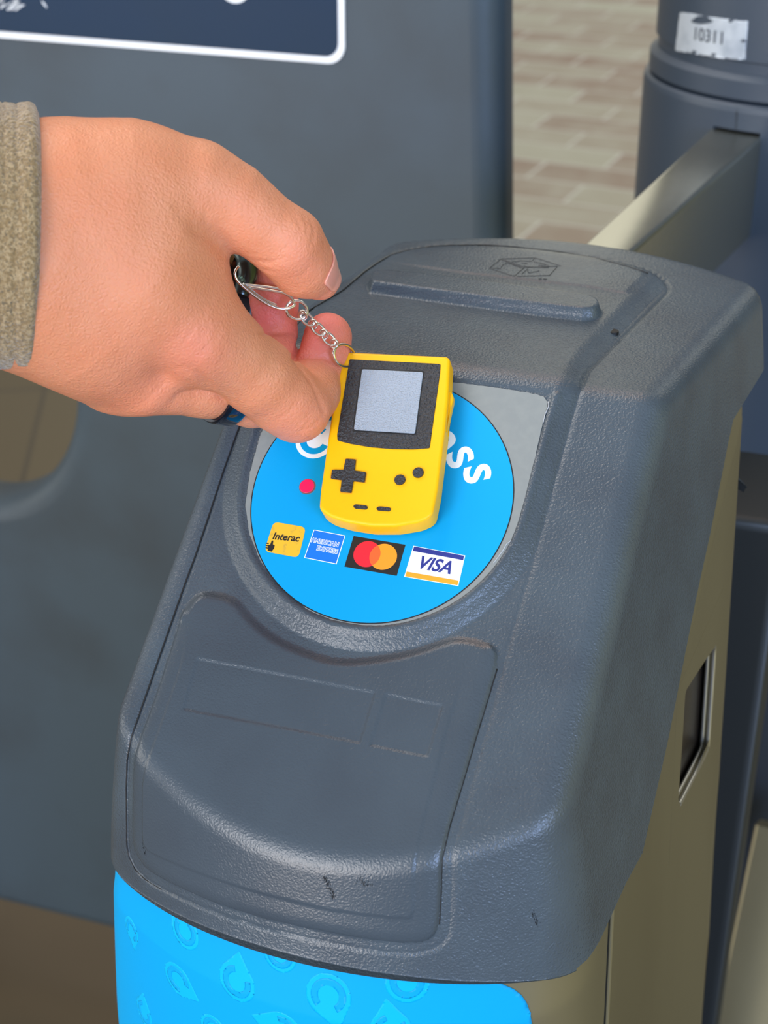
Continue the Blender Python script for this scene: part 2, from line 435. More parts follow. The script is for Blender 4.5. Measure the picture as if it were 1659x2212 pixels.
RIM_L = np.array([(-92, -119), (-60, -117), (-20, -112), (13.5, -89.6), (53, -54.6), (100, -17), (107.6, -11.8), (147, -11.6), (230, -11.6)])
def rim_depth(o, nrm, rim, xw):
    """depth below the spine origin, in the section plane, at which the rim is met"""
    d = -nrm; best = 1e3
    for a, b in zip(rim[:-1], rim[1:]):
        A_ = np.array([[d[0], -(b-a)[0]], [d[1], -(b-a)[1]]]); r_ = a-o
        det = A_[0, 0]*A_[1, 1]-A_[0, 1]*A_[1, 0]
        if abs(det) < 1e-9: continue
        p = (r_[0]*A_[1, 1]-A_[0, 1]*r_[1])/det; s = (A_[0, 0]*r_[1]-A_[1, 0]*r_[0])/det
        if -1e-6 <= s <= 1+1e-6 and p > -86: best = min(best, p)
    if best > 1e2: best = -72.0 if nrm[0] < -.95 else -4.0
    return min(best, -4.0)
NU = 640
O3 = []; D3 = []
for (oy, oz, ny, nz) in secs:
    o = np.array([oy, oz]); nr = np.array([ny, nz])
    pr_ = rim_depth(o, nr, RIM_R, 95); pl_ = rim_depth(o, nr, RIM_L, 70)
    xr, xl = 88., 72.
    # walk along: wall from the rim up (lengths), then across the face
    a_r, a_l = DEP+pr_, DEP+pl_
    tot = a_l+xl+xr+a_r; s = np.linspace(0, tot, NU)
    px_ = np.where(s < a_l, -xl, np.where(s < a_l+xl+xr, s-a_l-xl, xr))
    py_ = np.where(s < a_l, s-pl_, np.where(s < a_l+xl+xr, DEP, DEP-(s-a_l-xl-xr)))
    ph = np.arctan2(px_, py_)
    ph = np.convolve(np.pad(ph, 6, mode='edge'), np.ones(13)/13, 'valid')
    dirs = np.stack([np.sin(ph), np.cos(ph)*ny, np.cos(ph)*nz], 1)
    O3.append(np.tile(np.array([7.0, oy, oz]), (NU, 1))); D3.append(dirs)
O3 = np.array(O3); D3 = np.array(D3)
# the front rim droops a little to both sides
lo = np.full(O3.shape[:2], 5.0); hi = np.full(O3.shape[:2], 330.0)
for it in range(26):
    md = (lo+hi)/2; v = base(O3+D3*md[..., None]); ins = v < 0
    lo = np.where(ins, md, lo); hi = np.where(ins, hi, md)
PB = O3+D3*lo[..., None]
H = height(PB.reshape(-1, 3)).reshape(PB.shape[:2])
eps = .4
G = np.stack([base(PB+np.array(v)*eps)-base(PB-np.array(v)*eps) for v in ((1, 0, 0), (0, 1, 0), (0, 0, 1))], -1)
G /= np.linalg.norm(G, axis=-1)[..., None]
PD = PB+G*H[..., None]
# drop the rows under the curved rim
rimz = -109.5-.0014*(PD[..., 0]-7)**2
ns_, nu_ = PD.shape[:2]
low = PD[..., 2] < rimz
PD[..., 2] = np.where(low & (secs[:, 2] < -.6)[:, None], rimz, PD[..., 2])
idx = np.arange(ns_*nu_).reshape(ns_, nu_)
Fq = np.stack([idx[:-1, :-1], idx[:-1, 1:], idx[1:, 1:], idx[1:, :-1]], -1).reshape(-1, 4)
cen = PB.reshape(-1, 3)[Fq].mean(1); cq = np.stack([cen[:, 0], tcoord(cen)], 1)
inO = np.zeros(len(Fq), bool); near = (cen[:, 2] > -125)
inO[near] = sd_poly(cq[near], POUT) < 0
inP = np.zeros(len(Fq), bool); inP[near] = sd_poly(cq[near], PPNL) < 0
flatq = PD.reshape(-1, 3)[Fq]; degen = np.linalg.norm(np.cross(flatq[:, 2]-flatq[:, 0], flatq[:, 3]-flatq[:, 1]), axis=1) < 1e-4
def sub(mask, name, m, parent):
    f = Fq[mask & ~degen]; u, inv = np.unique(f, return_inverse=True)
    return mesh(name, PD.reshape(-1, 3)[u], inv.reshape(-1, 4), m, parent, True)
GATE = empty('fare_gate_reader', (20, 40, FLOOR), 'dark grey card reader pedestal with sloped top and round cyan sticker, in the foreground', 'card reader')
sub(~inO, 'hood', M_HOOD, GATE)
sub(inO & ~inP, 'reader_cover', M_HOOD, GATE)
sub(inP, 'front_cover_panel', M_PANEL, GATE)

# seams
def fullp(P): return full(P)
def onsurf(pts, lift=0.0, step=1.2):
    P = trace(resample(pts, 6), fullp, lift)
    return resample(P, step)
iL = PX_OUT.index((350, 1922)); jL = PX_OUT.index((670, 669))
seamL = [p for p in PX_OUT[iL:]]+[PX_OUT[0]]+PX_OUT[1:13]
# split where the path bends hard so that each tube stays clean
def seam_pts(p2, lift=0.0):
    """path given in (X, t) dropped on the relief from outside along the body normal"""
    return None
tubes('cover_seam', [smooth_path(onsurf(seamL[:17], .05), 1)], .30, M_BLACK, GATE, seg=6)
tubes('cover_seam', [smooth_path(onsurf(PX_OUT[-3:]+PX_OUT[0:12], .3), 1)], .24, M_BLACK, GATE, seg=6)
sgm = [(1258, 808), (1247, 825), (1234, 859), (1218, 916), (1196, 1005), (1172, 1087), (1153, 1152), (1139, 1181)]
pnR = [(1074, 1445), (1046, 1538), (1031, 1586), (1001, 1689), (971, 1788), (955, 1858), (953, 1930), (949, 1996)]
tubes('panel_seam', [smooth_path(onsurf(pnR, .0), 1)], .24, M_BLACK, GATE, seg=6)

# reader plate, cyan disc and its print
SF = Frame((0, 0, 0), (1, 0, 0), ST)
PLF = SF.up(HPL-.35)
PX_PLATE = [(560, 948), (600, 835), (660, 790), (760, 790), (983, 826), (1080, 838), (1150, 850), (1174, 856), (1184, 870), (1178, 890), (1172, 915), (1165, 945), (1159, 975), (1150, 1010), (1143, 1050), (1134, 1085), (1124, 1110), (1116, 1140), (1103, 1168),
            (1092, 1190), (1062, 1238), (1012, 1286), (950, 1322), (880, 1346), (808, 1355), (730, 1345), (664, 1317), (606, 1270), (562, 1211), (538, 1150), (530, 1090), (540, 1020)]
pf = PLF.up(.22); plt_loop = pf.tr(PX_PLATE)
jag = [(u+random.uniform(-.12, .12), v+random.uniform(-.12, .12)) for u, v in resample(plt_loop, 1.0, True)[:-1]]
slab('reader_plate', [jag], PLF, -.3, .22, M_PLATE, GATE, sharp=25)
df = PLF.up(.34)
DU, DV = df.px(825, 1100)
dring = df.tr([(541, 1100), (1110, 1087), (795, 1345)])
def disc_fit():
    pts = np.array(df.tr([(1000, 868), (1040, 900), (1100, 985), (1110, 1085), (1075, 1190), (1000, 1280), (900, 1330), (790, 1345), (680, 1315), (600, 1250), (555, 1165), (541, 1095), (560, 1000), (600, 935)]))
    A_ = np.c_[2*pts, np.ones(len(pts))]; s = np.linalg.lstsq(A_, (pts**2).sum(1), rcond=None)[0]
    return s[0], s[1], math.sqrt(s[2]+s[0]**2+s[1]**2)
DU, DV, DR = disc_fit()
LED = df.px(664, 1051)
slab('disc_outline', [circ(DU, DV, DR+.35, 120), circ(LED[0], LED[1], 3.0, 32)], PLF, .0, .28, M_BLACK, GATE)
disc = slab('reader_disc', [circ(DU, DV, DR-.05, 120), circ(LED[0], LED[1], 3.0, 32)], PLF, .0, .34, M_BLUE, GATE)
tag(disc, 'round cyan sticker marking where to tap')
M_LED = mat('red_lamp', (235, 20, 70), 0.3, emit=((255, 10, 70), 0.9))
tb = PLF.up(-1.2)
lamp = slab('indicator_lamp', [circ(LED[0]-.25, LED[1]+.15, 2.55, 32)], PLF, .1, .42, M_LED, GATE, bevel=.2)
tag(lamp, 'lit red indicator lamp')
slab('indicator_lamp_well', [circ(LED[0], LED[1], 2.8, 32)], PLF, .1, .30, mat('lamp_well', (120, 84, 96), .5), GATE)
H1 = .34
def dtr(pts): return df.tr(pts)
M_ORY = mat('interac_yellow', (232, 178, 40), 0.5, var=((190, 150, 60), 500, 3, .55, .75))
M_INK = mat('black_ink', (26, 24, 24), 0.5)
M_AX = mat('amex_blue', (0, 112, 214), 0.45)
M_NAVY = mat('navy_ink', (36, 46, 130), 0.45)
M_GOLD = mat('gold_ink', (222, 158, 34), 0.5)
M_RED = mat('red_ink', (232, 28, 48), 0.5)
M_ORG = mat('orange_ink', (244, 150, 32), 0.5)
M_MIX = mat('overlap_ink', (240, 96, 40), 0.5)
# yellow debit badge
b1 = slab('payment_badge', [round_poly(dtr([(591, 1127), (661, 1139), (645, 1205), (571, 1191)]), 2.0)], PLF, H1, H1+.05, M_ORY, GATE)
tag(b1, 'rounded yellow debit payment badge')
bc = np.array(dtr([(571, 1191), (645, 1205), (591, 1127), (617, 1163)])); ba = math.atan2(*(bc[1]-bc[0])[::-1])
text('badge_lettering', 'Interac', PLF, bc[3][0], bc[3][1]+.35, 3.5, H1+.05, .04, M_INK, b1, ang=ba+.09, shear=.2, bold=.09, sx=.97)
hc = np.array(dtr([(586, 1182)]))[0]
slab('hand_mark', [[(hc[0]+a, hc[1]+b) for a, b in ((-.9, -1.4), (.6, -1.6), (1.1, -.2), (1.0, .9), (.3, 1.0), (.1, 2.4), (-.5, 2.4), (-.6, .9), (-1.2, .5))]], PLF, H1+.05, H1+.09, M_INK, b1)
for k in range(3):
    slab('hand_mark', [[(hc[0]-2.3+.2*k+a, hc[1]+.9-k*.8+b) for a, b in ((0, 0), (1.1, 0), (1.1, .35), (0, .35))]], PLF, H1+.05, H1+.09, M_INK, b1)
# blue badge with outline lettering
axp = dtr([(678, 1144), (746, 1157), (727, 1219), (657, 1205)])
b2 = slab('payment_badge', [axp], PLF, H1, H1+.04, M_WHITE, GATE)
tag(b2, 'square blue payment badge with white outline lettering')
axc = np.mean(axp, 0); axi = [tuple(axc+(np.array(p)-axc)*.955) for p in axp]
slab('badge_field', [axi], PLF, H1+.04, H1+.06, M_AX, b2)
for s_, pp, sz in (('AMERICAN', (702, 1172), 2.25), ('EXPRESS', (707, 1188), 2.25)):
    q = dtr([pp])[0]
    text('badge_lettering', s_, PLF, q[0], q[1], sz, H1+.06, .02, M_WHITE, b2, ang=ba+.0, bold=.16, space=1.02, sx=.88)
    text('badge_lettering', s_, PLF, q[0], q[1], sz, H1+.085, .02, M_AX, b2, ang=ba+.0, bold=.0, space=1.02, sx=.88)
# black badge with two discs
b3 = slab('payment_badge', [dtr([(764, 1158), (876, 1177), (857, 1244), (744, 1224)])], PLF, H1, H1+.05, M_INK, GATE)
tag(b3, 'black payment badge with overlapping red and orange discs')
c1 = np.array(dtr([(793, 1197)])[0]); c2 = np.array(dtr([(828, 1203)])[0]); rr = 4.65
slab('red_disc', [circ(c1[0], c1[1], rr, 48)], PLF, H1+.05, H1+.08, M_RED, b3)
slab('orange_disc', [circ(c2[0], c2[1], rr, 48)], PLF, H1+.08, H1+.10, M_ORG, b3)
dd = c2-c1; L_ = np.linalg.norm(dd); aa = math.atan2(dd[1], dd[0]); hf = math.acos(min(1, L_/2/rr))
lens = circ(c1[0], c1[1], rr*.985, 20, a0=aa-hf, a1=aa+hf)+circ(c2[0], c2[1], rr*.985, 20, a0=aa+math.pi-hf, a1=aa+math.pi+hf)
slab('disc_overlap', [lens], PLF, H1+.10, H1+.12, M_MIX, b3)
# white card badge with navy and gold bars
vp = [np.array(p) for p in dtr([(893, 1179), (1005, 1200), (990, 1266), (873, 1246)])]
b4 = slab('payment_badge', [[tuple(p) for p in vp]], PLF, H1, H1+.05, M_WHITE, GATE)
tag(b4, 'white payment badge with navy top bar and gold bottom bar')
vc = sum(vp)/4; vi = [vc+(p-vc)*.965 for p in vp]
def band(a, b): return [tuple(vi[0]*(1-a)+vi[3]*a), tuple(vi[1]*(1-a)+vi[2]*a), tuple(vi[1]*(1-b)+vi[2]*b), tuple(vi[0]*(1-b)+vi[3]*b)]
slab('navy_bar', [band(0, .15)], PLF, H1+.05, H1+.08, M_NAVY, b4)
slab('gold_bar', [band(.84, 1.0)], PLF, H1+.05, H1+.08, M_GOLD, b4)
q = dtr([(938, 1222)])[0]
text('badge_lettering', 'VISA', PLF, q[0], q[1]+.1, 6.2, H1+.05, .04, M_NAVY, b4, ang=ba, shear=.28, bold=.16, sx=.95)
# pin emblem and arched word
def pin_loops(u, v, r, ang):
    """ring with a pointed tail towards ang, and the C inside"""
    outer = []
    for i in range(49):
        t = ang+math.radians(42)+math.radians(276)*i/48; outer.append((u+r*math.cos(t), v+r*math.sin(t)))
    outer.append((u+1.62*r*math.cos(ang), v+1.62*r*math.sin(ang)))
    return outer
def c_loop(u, v, r0, r1, ang, gap=math.radians(38)):
    a0 = ang+gap; a1 = ang+2*math.pi-gap
    return circ(u, v, r0, 40, a0=a0, a1=a1)+circ(u, v, r1, 40, a0=a0, a1=a1)[::-1]
q = dtr([(681, 951)])[0]
em = slab('pin_emblem', [pin_loops(q[0], q[1], 7.0, math.radians(55))], PLF, H1, H1+.05, M_WHITE, GATE)
slab('emblem_letter', [c_loop(q[0], q[1], 5.4, 3.1, math.radians(20))], PLF, H1+.05, H1+.08, M_BLUE, em)
ltr = [('s', (1040, 1021), -56), ('s', (1002, 984), -43), ('a', (965, 952), -30), ('p', (915, 900), -16), ('m', (850, 882), 0), ('o', (780, 885), 16)]
for ch, pp, an in ltr:
    q = dtr([pp])[0]
    rad = math.hypot(q[0]-DU, q[1]-DV); th = math.atan2(q[1]-DV, q[0]-DU)
    text('word_letter', ch, PLF, q[0], q[1], 19, H1, .05, M_WHITE, GATE, ang=th-math.pi/2, bold=.28)
# worn pale edge where the plate film lifts
lipf = PLF.up(.25)
for seg_ in ([(1185, 868), (1184, 880), (1178, 892), (1174, 912)], [(1104, 1168), (1096, 1173), (1085, 1192), (1074, 1206), (1066, 1216)], [(1010, 1291), (985, 1305), (950, 1323)], [(1020, 1284), (1028, 1276), (1040, 1266)]):
    P2 = lipf.tr(seg_); P3 = [lipf.w(u+random.uniform(-.1, .1), v+random.uniform(-.1, .1), .05) for u, v in resample(P2, .8)]
    tube('lifted_film_edge', np.array(P3), .17, M_LIP, GATE, seg=5)

# engraved cube emblem on the top lid
def drop(pts, lift=0.0): return trace(pts, fullp, lift)
fx, fy = 1659/210, 632/80
def ep(l): return [(1030+a/fx, 540+b/fy) for a, b in l]
EMB = [[(215, 315), (410, 155), (1000, 135), (1440, 275)], [(215, 315), (640, 450), (800, 310)], [(400, 160), (800, 310)], [(480, 175), (840, 300), (1380, 280), (1240, 435), (680, 452)],
       [(600, 205), (760, 185), (940, 195), (985, 145)], [(420, 300), (430, 265), (520, 220), (760, 310)], [(640, 448), (810, 305)], [(870, 325), (770, 410)], [(870, 350), (880, 400), (960, 380), (1070, 358)],
       [(970, 205), (1150, 235), (1230, 270)], [(800, 260), (850, 290), (1230, 300)], [(270, 310), (420, 320)], [(760, 220), (860, 235)], [(1050, 260), (1180, 262)]]
tubes('cube_emblem', [drop(resample(ep(l), 5), -.02) for l in EMB], .16, M_BLACK, GATE, seg=5)
tubes('maker_mark', [drop(resample(ep(circ(1080, 495, 28, 12, 12)), 3), 0), drop(resample(ep([(1130, 490), (1200, 497), (1160, 508), (1130, 500)]), 3), 0)], .13, M_BLACK, GATE, seg=5)
# small worn screw recess at the lid edge
q = drop([(1325, 716)], .0)[0]
sv, sf = tube_geo([q-np.array([0, 0, 1.0]), q+np.array([0, 0, .25])], 2.1, seg=8); mesh('screw_recess', sv, sf, M_BLACK, GATE, True, 40)
# rub marks
M_SMEAR = mat('rubber_mark', (22, 24, 27), 0.8, spec=.2)
def scuff(pxs, n, wpx, r=.1):
    paths = []; allp = []
    P = np.array(pxs, float)
    for i in range(n):
        t = random.random(); a = P[0]*(1-t)+P[1]*t; a = a+np.random.randn(2)*wpx
        b = a+np.array([random.uniform(-1, 1), random.uniform(1, 4)]); allp += [tuple(a), tuple((a+b)/2), tuple(b)]
    Q = drop(allp, -r*.35); paths = [Q[3*i:3*i+3] for i in range(n)]
    return tubes('scuff_mark', paths, r, M_SMEAR, GATE, seg=5)
scuff([(700, 1890), (722, 1940)], 110, 2.6)
scuff([(772, 1895), (798, 1912)], 40, 3.2)
scuff([(1150, 1968), (1162, 1998)], 40, 2.6)
scuff([(308, 1822), (314, 1846)], 26, 1.8, .08)

# ------------------------------------------------------------------ steel pedestal body
def steel_sdf(P):
    X, Y, Z, Fc = sides(P)
    dz = np.clip(-58-Z, -40, 75)
    Fc = (np.sqrt((X-7)**2+np.minimum(Y-27.5, 0)**2)-(126+.13*dz))*.99+1.6
    zz = np.maximum(-16-Z, -60)
    Rw = X-(88.3+.093*(Y+60)+.05*zz)
    Lw = -(X-(-60+.06*(Y-40)-.17*np.clip(-60-Z, 0, 200)))
    B = Y-141
    g = smax(Fc, Rw, 16); g = smax(g, Lw, 10); g = smax(g, B, 3)
    return g
zs = np.r_[np.arange(12, -160, -2.0), -200, -300, -500, -700, FLOOR]
NT = 900; VB = []
ang = np.linspace(0, 2*math.pi, NT, endpoint=False)
c0 = np.array([15.0, 60.0])
for z in zs:
    lo = np.zeros(NT); hi = np.full(NT, 260.)
    ccy = c0[1]+(40 if z > -40 else 0)
    # under the hood the shell stays below it
    for it in range(24):
        md = (lo+hi)/2; P = np.stack([c0[0]+np.cos(ang)*md, c0[1]+np.sin(ang)*md, np.full(NT, z)], 1)
        v = np.maximum(steel_sdf(P), (base(P)+6.5) if z > -104 else -1e3)
        ins = v < 0; lo = np.where(ins, md, lo); hi = np.where(ins, hi, md)
    # keep the open side flank at full width where the hood rim is higher
    VB.append(np.stack([c0[0]+np.cos(ang)*lo, c0[1]+np.sin(ang)*lo, np.full(NT, z)], 1))
VB = np.array(VB)
ii = np.arange(len(zs)*NT).reshape(len(zs), NT)
FB = np.stack([ii[:-1], np.roll(ii[:-1], -1, 1), np.roll(ii[1:], -1, 1), ii[1:]], -1).reshape(-1, 4)
# flank window opening on the right side, cut out of the shell mesh
WPX = [(1545, 1397), (1523, 1427), (1483, 1489), (1480, 1500), (1474, 1600), (1465, 1728), (1470, 1738), (1530, 1621), (1532, 1605), (1546, 1405)]
flank_n = np.array([1, -.093, .05]); flank_p = np.array([88.3, -60, -16.0])
FW = Frame(flank_p, (0.093, 1, 0), (0.05*-1, 0, 1)); FW.n = FW.n if FW.n[0] > 0 else FW.n
FWn = FW.n/np.linalg.norm(FW.n)
def flank(x, y): return on_plane(x, y, flank_p, FWn)
def fl2(p): d = p-FW.O; return (d@FW.ex, d@FW.ey)
win = np.array([fl2(flank(*p)) for p in WPX])
Vf = VB.reshape(-1, 3); cF = Vf[FB].mean(1)
loc2 = np.stack([(cF-FW.O)@FW.ex, (cF-FW.O)@FW.ey], 1)
mask = (np.abs((cF-FW.O)@FWn) < 3) & (loc2[:, 0] > win[:, 0].min()-6) & (loc2[:, 0] < win[:, 0].max()+6) & (loc2[:, 1] > win[:, 1].min()-6) & (loc2[:, 1] < win[:, 1].max()+6)
keep = ~mask
body = mesh('steel_body', Vf, FB[keep], M_STEEL, GATE, True, 40)
# flank plate carrying the window, 1.5 mm steel
x0, x1 = win[:, 0].min()-11, win[:, 0].max()+9; y0, y1 = win[:, 1].min()-10, win[:, 1].max()+10
sgn = 1 if FW.n[0] > 0 else -1
wl_ = round_poly([tuple(p) for p in win], 1.2)
slab('window_plate', [[(x0, y0), (x1, y0), (x1, y1), (x0, y1)], wl_], FW, -2.6*sgn if sgn > 0 else .05, .05 if sgn > 0 else 2.6, M_STEEL, GATE, sharp=20)
M_WIN = mat('dark_window', (40, 34, 30), .25)
slab('dark_window_pane', [[(x0, y0), (x1, y0), (x1, y1), (x0, y1)]], FW, -6 if sgn > 0 else 5, -5 if sgn > 0 else 6, M_WIN, GATE)
M_STB = mat('cut_steel_edge', (205, 200, 190), 0.3, metal=.9)
wp3 = [FW.w(u, v, -.9*sgn) for u, v in wl_]
wr = np.array([FW.w(u, v, -.5*sgn) for u, v in resample([wl_[-1]]+wl_[:0:-1], 1)])
lowr = [i for i, (u, v) in enumerate(wl_)]
edge = np.array(win[[0, 9, 8, 7, 6]])
e2 = np.array(edge); ep3 = [FW.w(u, v, -.6*sgn) for u, v in smooth_path(e2, 2)]
tube('window_edge', np.array(ep3), 1.0, M_STB, GATE, seg=8)
ep4 = [FW.w(u-1.2, v+.8, -2.9*sgn) for u, v in smooth_path(e2, 2)]
tube('window_edge', np.array(ep4), .9, M_STB, GATE, seg=8)
# seam of the flank sheet
s0, s1 = flank(1317, 1952), flank(1305, 2212); dd = (s1-s0)
tubes('panel_gap', [[s0-dd*.06, s0+dd*6.5*.5, s0+dd*2.8]], .45, M_BLACK, GATE, seg=6)
tubes('folded_edge', [[s0-dd*.06+np.array([.3, 1.6, 0]), s0+dd*2.8+np.array([.3, 1.6, 0])]], 1.3, M_STEEL, GATE, seg=10)

# cyan wrap on the steel front
def front_pt(X, Z, off=.25):
    """point on the steel front at X, Z (front side)"""
    X = np.asarray(X, float); Z = np.asarray(Z, float)
    lo = np.full(X.shape, -160.0); hi = np.full(X.shape, 40.0)
    for it in range(30):
        md = (lo+hi)/2; v = steel_sdf(np.stack([X, md, Z], -1)) - off
        lo = np.where(v > 0, md, lo); hi = np.where(v > 0, hi, md)
    return np.stack([X, hi, Z], -1)
def steel_tr(pts): return trace(pts, lambda P: steel_sdf(P))
WR = steel_tr([(247, 1990), (249, 1955), (262, 1941), (300, 1950), (1100, 2127), (1128, 2143), (1139, 2180), (1138, 2212)])
# wrap outline in arc coordinates: a = arc length around the front, Z
xs_ = np.linspace(-86, 80, 500); 
def arc_of(X, Z):
    P = front_pt(np.linspace(7, 7, 1), np.array([Z]))
    return None
def wrap_mesh(name, loop_xz, m, parent, off=.25, res=1.0, surf=None, th=.2):
    """thin film following the steel front, outline given in (X, Z)"""
    L = np.array(loop_xz); bm = bmesh.new()
    gx = np.arange(L[:, 0].min()-res, L[:, 0].max()+res, res); gz = np.arange(L[:, 1].min()-res, L[:, 1].max()+res, res)
    nx, nz = len(gx), len(gz)
    XX, ZZ = np.meshgrid(gx, gz, indexing='ij'); Q = np.stack([XX.ravel(), ZZ.ravel()], 1)
    sd = sd_poly(Q, L)
    # pull border vertices onto the outline
    Ld = resample(L, res*.25, True)
    nearb = np.where(np.abs(sd) < res*.75)[0]
    for i in nearb:
        d2 = ((Ld-Q[i])**2).sum(1); Q[i] = Ld[d2.argmin()]
    P = (surf or front_pt)(Q[:, 0], Q[:, 1], off)
    id_ = np.arange(nx*nz).reshape(nx, nz)
    f = np.stack([id_[:-1, :-1], id_[1:, :-1], id_[1:, 1:], id_[:-1, 1:]], -1).reshape(-1, 4)
    ins = (sd < res*.75); okf = ins[f].all(1) & ((sd[f] < -res*.1).any(1))
    f = f[okf]; u, inv = np.unique(f, return_inverse=True)
    o = mesh(name, P[u], inv.reshape(-1, 4), m, parent, True)
    md = o.modifiers.new('film', 'SOLIDIFY'); md.thickness = th/1000; md.offset = -1
    return o
wz = WR[:, [0, 2]]
bl, br = wz[0], wz[-1]
xl_top = [tuple(p) for p in wz[1:4]]
loop = [(-85.5, -270), (-85.5, -150), (-84.5, -134), (-80, -124), (-74, -117), (-60, -111), (-40, -108), (7, -107.8), (45, -109), (62, -112), (68, -116.5), (74, -121), (77.5, -128), (79, -138), (80.5, -150), (84, -270)]
wrap = wrap_mesh('cyan_wrap', smooth_path(loop, 1), M_BLUE, GATE, .25, .9)
tag(wrap, 'cyan vinyl wrap with paler pin emblems')
def on_front(pts):
    P = steel_tr(pts); return P[:, [0, 2]]
pins = [((285, 2008), 31, -86), ((400, 2010), 36, 130), ((385, 2115), 38, -22), ((512, 2120), 42, 85), ((605, 2060), 36, 118), ((710, 2150), 46, -72), ((312, 2185), 36, 82), ((1035, 2175), 45, 80), ((880, 2120), 42, 130), ((462, 2222), 34, 10), ((610, 2225), 44, 170), ((1235, 2140), 30, 90), ((845, 2222), 40, 100)]
cxz = on_front([p[0] for p in pins])
for (pp, rp_, an), q in zip(pins, cxz):
    if q[0] > 62 or not np.isfinite(q).all(): continue
    r_ = rp_/6.1; a_ = math.radians(an); k = 1.18
    sq = lambda l: [(q[0]+(x-q[0])*(1.0 if q[0] > -50 else .72), q[1]+(y-q[1])*k) for x, y in l]
    lp = sq(pin_loops(q[0], q[1], r_, a_)); inner = sq(circ(q[0], q[1], r_*.76, 40))
    lp_c = [(min(max(x, -85), 80), min(y, -109-.0014*(x-7)**2)) for x, y in lp]
    try:
        e1 = wrap_mesh('pin_emblem', lp_c, M_BLUEL, wrap, .30, .6, th=.03)
        wrap_mesh('emblem_letter', [(x, min(y, -109.3-.0014*(x-7)**2)) for x, y in sq(c_loop(q[0], q[1], r_*.78, r_*.46, a_+math.radians(-25)))], M_BLUE, wrap, .35, .6, th=.03)
    except Exception as ex: print('pin', ex)

# ================================================================== FLOOR
def floor_material():
    m = bpy.data.materials.new('floor_tiles'); m.use_nodes = True; N = m.node_tree.nodes; L = m.node_tree.links; b = N['Principled BSDF']
    co = N.new('ShaderNodeTexCoord'); mp = N.new('ShaderNodeMapping'); mp.inputs['Rotation'].default_value = (0, 0, math.radians(7)); mp.inputs['Scale'].default_value = (1, 1, 1)
    br = N.new('ShaderNodeTexBrick'); br.offset = 0.5; br.inputs['Scale'].default_value = 1.0
    br.inputs['Brick Width'].default_value = .34; br.inputs['Row Height'].default_value = .17; br.inputs['Mortar Size'].default_value = .006; br.inputs['Mortar Smooth'].default_value = .5; br.inputs['Bias'].default_value = -.1
    br.inputs['Color1'].default_value = (*lin((116, 94, 78)), 1); br.inputs['Color2'].default_value = (*lin((150, 150, 130)), 1); br.inputs['Mortar'].default_value = (*lin((172, 170, 160)), 1)
    L.new(co.outputs['Object'], mp.inputs[0]); L.new(mp.outputs[0], br.inputs[0])
    n = N.new('ShaderNodeTexNoise'); n.inputs['Scale'].default_value = 7; n.inputs['Detail'].default_value = 4; L.new(co.outputs['Object'], n.inputs[0])
    x = N.new('ShaderNodeMix'); x.data_type = 'RGBA'; x.blend_type = 'MIX'; r = N.new('ShaderNodeMapRange'); r.inputs[1].default_value = .4; r.inputs[2].default_value = .75; r.inputs[4].default_value = .55
    L.new(n.outputs[0], r.inputs[0]); L.new(r.outputs[0], x.inputs[0]); L.new(br.outputs[0], x.inputs[6]); x.inputs[7].default_value = (*lin((156, 155, 138)), 1)
    # olive-brown near the gate line, shade painted into its colour; brick pavers beyond
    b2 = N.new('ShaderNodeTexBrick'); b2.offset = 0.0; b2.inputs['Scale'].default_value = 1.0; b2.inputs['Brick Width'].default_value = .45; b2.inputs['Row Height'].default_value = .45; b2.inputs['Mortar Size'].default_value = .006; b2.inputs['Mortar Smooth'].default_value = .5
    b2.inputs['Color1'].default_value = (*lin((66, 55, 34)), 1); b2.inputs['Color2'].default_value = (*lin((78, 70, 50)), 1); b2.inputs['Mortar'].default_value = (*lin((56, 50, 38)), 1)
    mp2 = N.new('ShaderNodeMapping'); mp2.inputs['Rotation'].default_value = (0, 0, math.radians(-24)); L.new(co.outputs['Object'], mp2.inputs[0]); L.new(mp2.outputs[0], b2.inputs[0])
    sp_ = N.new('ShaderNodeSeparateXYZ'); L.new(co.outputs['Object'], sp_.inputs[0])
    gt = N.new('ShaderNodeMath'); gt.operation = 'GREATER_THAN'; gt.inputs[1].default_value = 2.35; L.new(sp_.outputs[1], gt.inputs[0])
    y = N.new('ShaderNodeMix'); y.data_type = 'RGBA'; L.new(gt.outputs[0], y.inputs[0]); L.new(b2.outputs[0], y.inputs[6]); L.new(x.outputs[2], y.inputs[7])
    L.new(y.outputs[2], b.inputs['Base Color']); b.inputs['Roughness'].default_value = .55
    return m
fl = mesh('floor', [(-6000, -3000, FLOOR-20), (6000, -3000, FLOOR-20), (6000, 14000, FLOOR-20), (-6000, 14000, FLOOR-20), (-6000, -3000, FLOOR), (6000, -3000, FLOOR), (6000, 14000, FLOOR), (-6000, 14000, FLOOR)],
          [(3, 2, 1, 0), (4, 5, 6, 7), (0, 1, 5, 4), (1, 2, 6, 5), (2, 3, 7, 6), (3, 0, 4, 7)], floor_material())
tag(fl, kind='structure')

# ================================================================== GATE PADDLE
YP = 500.0
PF = Frame((0, YP, 0), (1, 0, 0), (0, 0, 1))      # normal points to the camera
PAD = empty('gate_paddle', (-700, YP+25, FLOOR), 'large dark blue grey gate panel with a navy sign, behind the hand', 'gate panel')
out = round_poly([(-655, -820), (-57, -820), (-104, 420), (-655, 420)], 70, 10)
